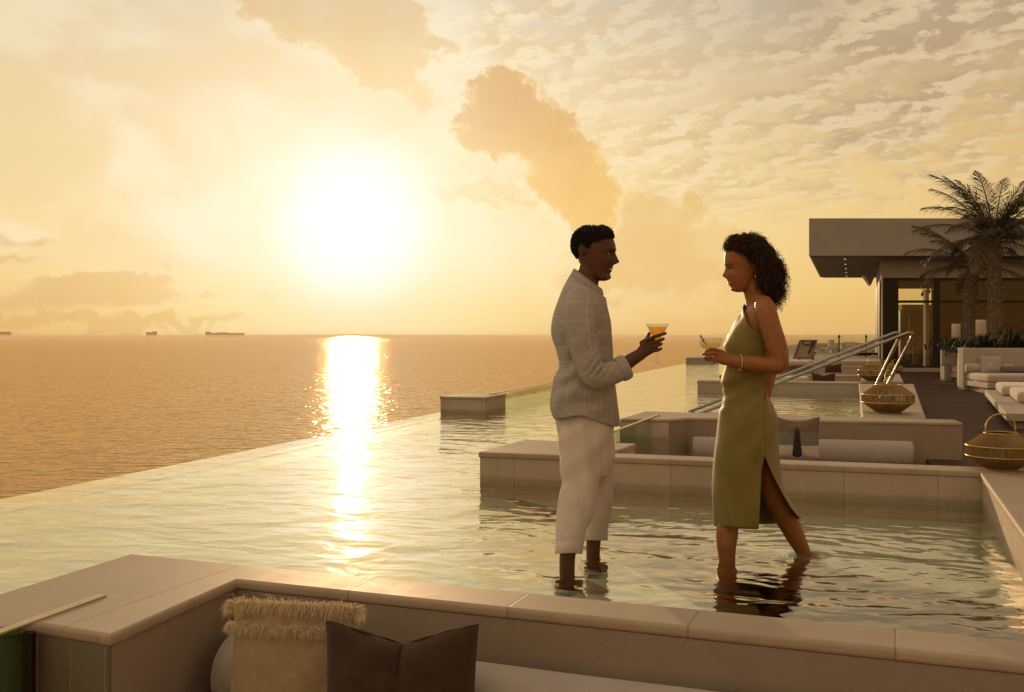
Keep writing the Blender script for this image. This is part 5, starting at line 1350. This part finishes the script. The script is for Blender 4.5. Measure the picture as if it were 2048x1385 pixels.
for pts in ([(1441, 702.5, -.176, 3.4, .009), (1429, 700, -.184, 3.2, .0085), (1418, 700.5, -.180, 2.9, .0078), (1410.5, 704, -.168, 2.4, .0065)],
            [(1438, 708, -.176, 3.4, .009), (1425, 707, -.185, 3.2, .0085), (1414, 708, -.178, 2.9, .0078), (1406, 709.5, -.165, 2.4, .0065)],
            [(1438, 714, -.175, 3.3, .0088), (1425, 714.5, -.183, 3.1, .0082), (1414.5, 715.5, -.176, 2.8, .0075), (1408, 716.5, -.165, 2.3, .0062)],
            [(1439, 719.5, -.173, 3.0, .008), (1428, 720.5, -.180, 2.8, .0075), (1418, 721, -.174, 2.5, .0068), (1411, 721, -.165, 2.1, .0056)],
            [(1446, 710, -.160, 4.0, .0105), (1438, 703, -.142, 3.6, .0095), (1429, 699, -.128, 3.2, .0085), (1419, 698, -.122, 2.6, .007)]):
    tube_px(B, YW, pts, 12, 4)
tube_px(B, YW, [(1516, 612, .130, 19, .05), (1528, 650, .175, 18, .046), (1540, 700, .195, 16, .042), (1541, 735, .185, 14, .038), (1536, 768, .155, 12, .030), (1530, 800, .115, 9.5, .024), (1524, 818, .10, 9, .018), (1515, 832, .095, 7, .012)])
tube_px(B, YW, [(1483, 860, -.07, 33, .09), (1477, 930, -.055, 29, .08), (1470, 985, -.045, 22, .056), (1459, 1030, -.045, 20.5, .048), (1456, 1050, -.050, 21, .050), (1454, 1068, -.056, 21.8, .053), (1453, 1090, -.064, 19.5, .05), (1453.5, 1112, -.062, 17, .043), (1454, 1130, -.062, 16, .040), (1454, 1146, -.062, 15, .036)])
tube_px(B, YW, [(1510, 870, .03, 34, .09), (1524, 925, .03, 30, .082), (1544, 985, .035, 25, .068), (1560, 1017, .04, 22.5, .06), (1576, 1044, .045, 21.5, .056), (1592, 1076, .05, 18.5, .049), (1606, 1103, .055, 14.5, .039), (1612, 1116, .055, 13.5, .036)])
foot(B, P(1453, 1125, YW - .062), -1, R(6)); foot(B, P(1612, 1112, YW + .055), -1, R(-4), heel_up=.05)
fuse(B, 'body', 'skin_woman', wom, .0033, 3)
facebits(hw, wom, lipm='lip_w', browm='hair_woman', lash=True)
# dress
DL = [(596, 1490), (613, 1486), (635, 1480.5), (653, 1467), (670, 1457.5), (681, 1451.5), (691, 1446.5), (703, 1449), (715, 1452), (737, 1449), (752, 1444), (765, 1441), (774, 1445), (784, 1445), (793, 1446.5), (803, 1444), (812, 1443.5), (820, 1438.5), (843, 1435.5), (873, 1432), (921, 1426.5), (975, 1423.5), (1048, 1427), (1062, 1428)]
DR = [(596, 1538), (640, 1544), (669, 1542), (691, 1539), (705, 1537.5), (720, 1535), (745, 1530.5), (758, 1531.5), (771, 1529.5), (785, 1531), (800, 1537.5), (815, 1546), (827, 1552.5), (849, 1557), (863, 1556.5), (911, 1558.5), (927, 1560), (960, 1563), (978, 1567), (1005, 1583), (1032, 1600), (1062, 1610)]
EF = [(596, 1529), (912, 1530), (920, 1528), (943, 1522.5), (1003, 1520.6), (1062, 1517)]
EB = [(596, 1529), (912, 1530), (930, 1536), (952, 1546), (990, 1566), (1016, 1581), (1035, 1598.5), (1062, 1608)]
DH = [(596, .10), (613, .135), (640, .158), (675, .150), (691, .145), (720, .134), (750, .126), (775, .130), (800, .150), (827, .172), (860, .180), (911, .176), (960, .170), (1062, .165)]
TOPY = [671, 656, 630, 612, 604, 600, 622, 688, 686, 674]
def dress_ctrl(y):
    L_, R_, eF, eB, h_ = smooth_interp(DL, y), smooth_interp(DR, y), interp(EF, y), interp(EB, y), smooth_interp(DH, y); wd_ = R_ - L_; md = (L_ + R_) / 2
    fl = min(1, max(0, (y - 915) / 120))
    return [(eF, -h_ * (.93 + .05 * fl)), (L_ + (eF - L_) * .55, -h_ * 1.0), (L_ + wd_ * .12, -h_ * .66), (L_, 0), (L_ + wd_ * .13, h_ * .70), (md - .05 * wd_, h_), (R_ - wd_ * .15, h_ * .70), (R_, h_ * (0 + .1 * fl)), (R_ - (R_ - eB) * .22, -h_ * (.62 - .35 * fl)), (eB, -h_ * (.93 + .05 * fl - .40 * fl))]
ND = 9 * 8
def ringpt(y, k):
    c_ = dress_ctrl(y); f = k / 8; i = min(8, int(f)); t = f - i
    g = lambda j: Vector(c_[min(9, max(0, j))])
    p0, p1, p2, p3 = g(i - 1), g(i), g(i + 1), g(i + 2)
    if y < 914:
        if i == 0: p0 = g(8)
        if i == 8: p3 = g(1)
    return 0.5 * ((2 * p1) + (p2 - p0) * t + (2 * p0 - 5 * p1 + 4 * p2 - p3) * t * t + (3 * p1 - p0 - 3 * p2 + p3) * t ** 3)
D_ = MB(); rows = []
hemt = [1059, 1057, 1054, 1052, 1051, 1049, 1046, 1036, 1036, 1037]
tt_ = [(i, v) for i, v in enumerate(TOPY)]; ht_ = [(i, v) for i, v in enumerate(hemt)]
ylist = [None] * 14 + [700 + (1060 - 700) * i / 76 for i in range(77)]
for r_i in range(len(ylist)):
    row = []
    for k in range(ND + 1):
        f = k / 8
        if r_i < 14: y = interp(tt_, f) + (700 - interp(tt_, f)) * r_i / 14
        else:
            y = ylist[r_i]; hm_ = interp(ht_, f)
            y = y if y < 900 else 900 + (y - 900) * (hm_ - 900) / 160
        p_ = ringpt(y, k)
        fold = .0045 * mnoise.noise(Vector((p_.x * .03, p_.y * 7, y * .018))) + .0032 * math.sin(y * .16 + p_.x * .09 + 2 * mnoise.noise(Vector((p_.x * .02, p_.y * 4, y * .01)))) * math.exp(-((y - 770) / 50) ** 2) * 2.6
        fold += .010 * math.sin((p_.x - .42 * y) * .10 + 1.5 * mnoise.noise(Vector((p_.x * .02, y * .008, 3)))) * min(1, max(0, (y - 850) / 120)) + .006 * math.sin((p_.x + .8 * y) * .085) * math.exp(-((y - 850) / 60) ** 2)
        if k in (0, ND): fold = 0
        sgn = -1 if p_.y < 0 else 1
        row.append(P(p_.x, y, YW + p_.y + sgn * fold * min(1, abs(p_.y) / .08)))
    rows.append(row)
D_.sheet(rows); dress = D_.build('dress', 'olive', wom, solid=.003, weld=False)
sm = MB(); row = [ringpt(711, k) for k in range(ND + 1)]; sm.tube([P(p_.x + (-.4 if p_.x < 1490 else .4), 711.5, YW + p_.y * 1.01) for p_ in row], .0022, None, 5, 1, caps=False); sm.build('waist_seam', 'olive', dress)
st = MB(); st.sheet([[P(1486, 613, YW + .02), P(1484, 616, YW + .06), P(1490, 612, YW + .10)], [P(1500, 603, YW + .04), P(1503, 603, YW + .085), P(1508, 606, YW + .12)], [P(1528, 612, YW + .06), P(1531, 614, YW + .10), P(1534, 620, YW + .13)], [P(1537, 640, YW + .06), P(1540, 642, YW + .10), P(1542, 648, YW + .12)]]); st.build('strap', 'olive', dress, solid=.003, subsurf=2)
# curls
rnd = random.Random(12)
hair = MB()
EL = [((1502, 494), 46, 26, .096), ((1533, 515), 31, 38, .118), ((1547, 560), 21, 45, .112), ((1536, 545), 26, 46, .120), ((1471, 490), 20, 17, .078)]
for (c_, rx, ry, rl_), kb in zip(EL, (1, .82, 1, 1, 1)): hair.ball(P(c_[0], c_[1], YW), rx * KW_ * .76 * kb, rl_ * .82 * kb, ry * KW_ * .80 * kb, 24)
hv = []
for v_ in hair.v:
    v_ = Vector(v_); nz = mnoise.noise(v_ * 45) * .006 + mnoise.noise(v_ * 110) * .004; cc = P(1524, 530, YW); hv.append(tuple(v_ + (v_ - cc).normalized() * nz))
hair.v = hv
def inhair(px, py):
    poly = [(1446, 498), (1452, 486), (1462, 474), (1478, 468), (1494, 466), (1510, 470), (1526, 477), (1543, 496), (1555, 513), (1566, 535), (1572, 560), (1572, 585), (1565, 602), (1556, 613), (1548, 608), (1538, 597), (1528, 588), (1519, 574), (1513, 560), (1511, 545), (1509, 533), (1500, 528), (1492, 522), (1484, 511), (1472, 503), (1462, 500), (1452, 508)]
    ins = False; j = len(poly) - 1
    for i in range(len(poly)):
        (x1, y1), (x2, y2) = poly[i], poly[j]
        if (y1 > py) != (y2 > py) and px < (x2 - x1) * (py - y1) / (y2 - y1) + x1: ins = not ins
        j = i
    return ins
cnt = 0
def curl(b0, d_, L_, rr, th, turns, tr):
    ax = d_.normalized(); s1_ = ax.orthogonal().normalized(); s2_ = ax.cross(s1_); pts = []; n_ = int(8 * turns) + 2; g = Vector((0, 0, 0))
    ph = rnd.uniform(0, 6.28)
    for i in range(n_):
        q = i / (n_ - 1); a = ph + turns * 2 * math.pi * q; env = min(1, q * 4 + .3)
        pts.append(b0 + ax * L_ * q + Vector((0, 0, -L_ * .35 * q * q)) + (s1_ * math.cos(a) + s2_ * math.sin(a)) * rr * env)
    hair.tube(pts, [tr * (1 - .5 * i / n_) for i in range(n_)], None, 3, 1, caps=False, smooth=False)
while cnt < 5200:
    (c_, rx, ry, rl_) = rnd.choice(EL if rnd.random() < .6 else EL[:2]); th = rnd.uniform(0, 6.283); z = rnd.uniform(-1, 1); s_ = math.sqrt(1 - z * z); k_ = rnd.uniform(.82, 1.02)
    px, py, dy_ = c_[0] + rx * s_ * math.cos(th) * k_, c_[1] - ry * z * k_, rl_ * s_ * math.sin(th) * k_
    if not inhair(px, py): continue
    b0 = P(px, py, YW + dy_); out = Vector((s_ * math.cos(th) * .8, s_ * math.sin(th), z)).normalized()
    back = min(1, max(0, (px - 1490) / 50))
    d_ = (out * rnd.uniform(.45, 1.15) + Vector((.35 * back, 0, -.9 * back - .1)) + Vector((rnd.gauss(0, .3), rnd.gauss(0, .3), rnd.gauss(0, .3)))).normalized()
    L_ = rnd.uniform(.022, .050) * (.6 + .7 * back)
    e_ = b0 + d_ * L_; epx = 1024 + e_.x / e_.y * F; epy = HY + (H - e_.z) / e_.y * F
    if not inhair(epx, epy) and (epx < 1500 and epy > 500 or rnd.random() > .55): continue
    curl(b0, d_, L_, rnd.uniform(.0042, .0085), 0, rnd.uniform(1.4, 3.2), rnd.uniform(.0010, .0017)); cnt += 1
for k in range(110):     # loose wisps at the rim
    px = rnd.uniform(1535, 1568); py = rnd.uniform(500, 605)
    if inhair(px, py): curl(P(px, py, YW + rnd.uniform(-.06, .06)), Vector((.8, rnd.gauss(0, .3), rnd.gauss(-.5, .5))), rnd.uniform(.02, .045), rnd.uniform(.003, .006), 0, rnd.uniform(.8, 2), .0009)
hair.build('hair', 'hair_woman', wom)
jw = MB(); e0_ = hw.side(1503.5, 545, .010)
for i, (dz_, r_) in enumerate(((0, .0022), (-.006, .003), (-.013, .0036), (-.021, .0044), (-.028, .003))): jw.ball(e0_ + Vector((.0015 * (-1) ** i, -.002, dz_)), r_, r_ * .6, r_ * 1.1, 8)
jw.build('earring', 'gem', wom)
br = MB(); c_ = P(1481, 725.5, YW - .182); pts = []
for k in range(41):
    a = 2 * math.pi * k / 40; pts.append(c_ + Vector((.003 * math.sin(a), math.cos(a) * .039, math.sin(a) * .0385)))
br.tube(pts, .0019, None, 6, 1, caps=False)
for p_ in pts[:-1]: br.ball(p_, .0027, seg=6)
br.build('bracelet', 'gem', wom)
rg = MB(); c_ = P(1424.5, 714.5, YW - .183); rg.tube([c_ + Vector((0, .0088 * math.cos(k * .3142), .0092 * math.sin(k * .3142))) for k in range(21)], .0013, None, 6, 1, caps=False); rg.ball(c_ + Vector((0, -.0105, 0)), .0042, .003, .0042, 8); rg.build('ring', 'gem', wom)
tg, cg_, hh = cocktail('coupe glass of pale drink with a herb sprig in the woman\'s hand', 1420.5, 736, 676.5, YW - .150, 22.3 * KW_, STEM + [(.35, .61), (.76, .68), (.94, .77), (.99, .88), (1.0, 1.0)], [(.12, .56), (.34, .62), (.75, .69), (.92, .77), (.95, .83), (0, .83)], 'pale_drink')
gs = MB(); s0_ = P(1413, 690, YW - .16)
M['sprig'] = mat('herb_leaf', (.055, .075, .03), .6, .2, 60)
gs.tube([s0_, P(1405, 680, YW - .165), P(1400, 670, YW - .17)], .0012, None, 5, 2)
for k in range(26):
    q = rnd.random(); b0 = s0_.lerp(P(1400, 670, YW - .17), q); leaf(gs, b0, Vector((rnd.gauss(0, 1), rnd.gauss(0, 1), rnd.gauss(.3, 1))), rnd.uniform(.008, .016), .0032, .4, 4)
gs.build('garnish', 'sprig', tg)
# splash round her back foot
sp = MB(); c_ = Vector((*G(1612, 1113).to_2d(), 0))
for k in range(260):
    a = rnd.uniform(0, 6.28); r_ = abs(rnd.gauss(0, .055)) + .028; q = c_ + Vector((math.cos(a) * r_ * 1.2 - .02, math.sin(a) * r_ * .8, abs(rnd.gauss(0, .014)) * (1 if r_ < .09 else .4))); s_ = rnd.uniform(.0012, .0042); sp.ball(q, s_, s_, s_ * rnd.uniform(.6, 1.1), 6)
for rr_ in (.045, .062, .083):
    pts = []
    for k in range(40): a = 2 * math.pi * k / 39; w_ = 1 + .25 * mnoise.noise(Vector((math.cos(a) * 2, math.sin(a) * 2, rr_ * 40))); pts.append(c_ + Vector((math.cos(a) * rr_ * 1.25 * w_, math.sin(a) * rr_ * w_, .003 + .003 * math.sin(5 * a))))
    sp.tube(pts, .0042, .0042, 6, 1, caps=False)
tag(sp.build('water_splash', 'splash' if 'splash' in M else 'clear'), 'small splash of droplets round the woman\'s back foot', 'splash', kind='stuff')
# ------------------------------------------------------------------ evening haze over the water and the land
hm_, hb_, hp_ = newmat('evening_haze'); hb_.n.remove(hp_)
pv = hb_.node('ShaderNodeVolumePrincipled'); pv.inputs['Color'].default_value = (.90, .76, .60, 1); pv.inputs['Density'].default_value = 9e-5; pv.inputs['Anisotropy'].default_value = .35
hb_.l.new(pv.outputs[0], hb_.n['Material Output'].inputs['Volume'])
mb = MB(); mb.prism([(-39000, -400), (39000, -400), (39000, 54000), (-39000, 54000)], -26, 9); hz = mb.build('haze', hm_); tag(hz, kind='stuff')
for o in bpy.data.objects:
    if '_o' in o: del o['_o']
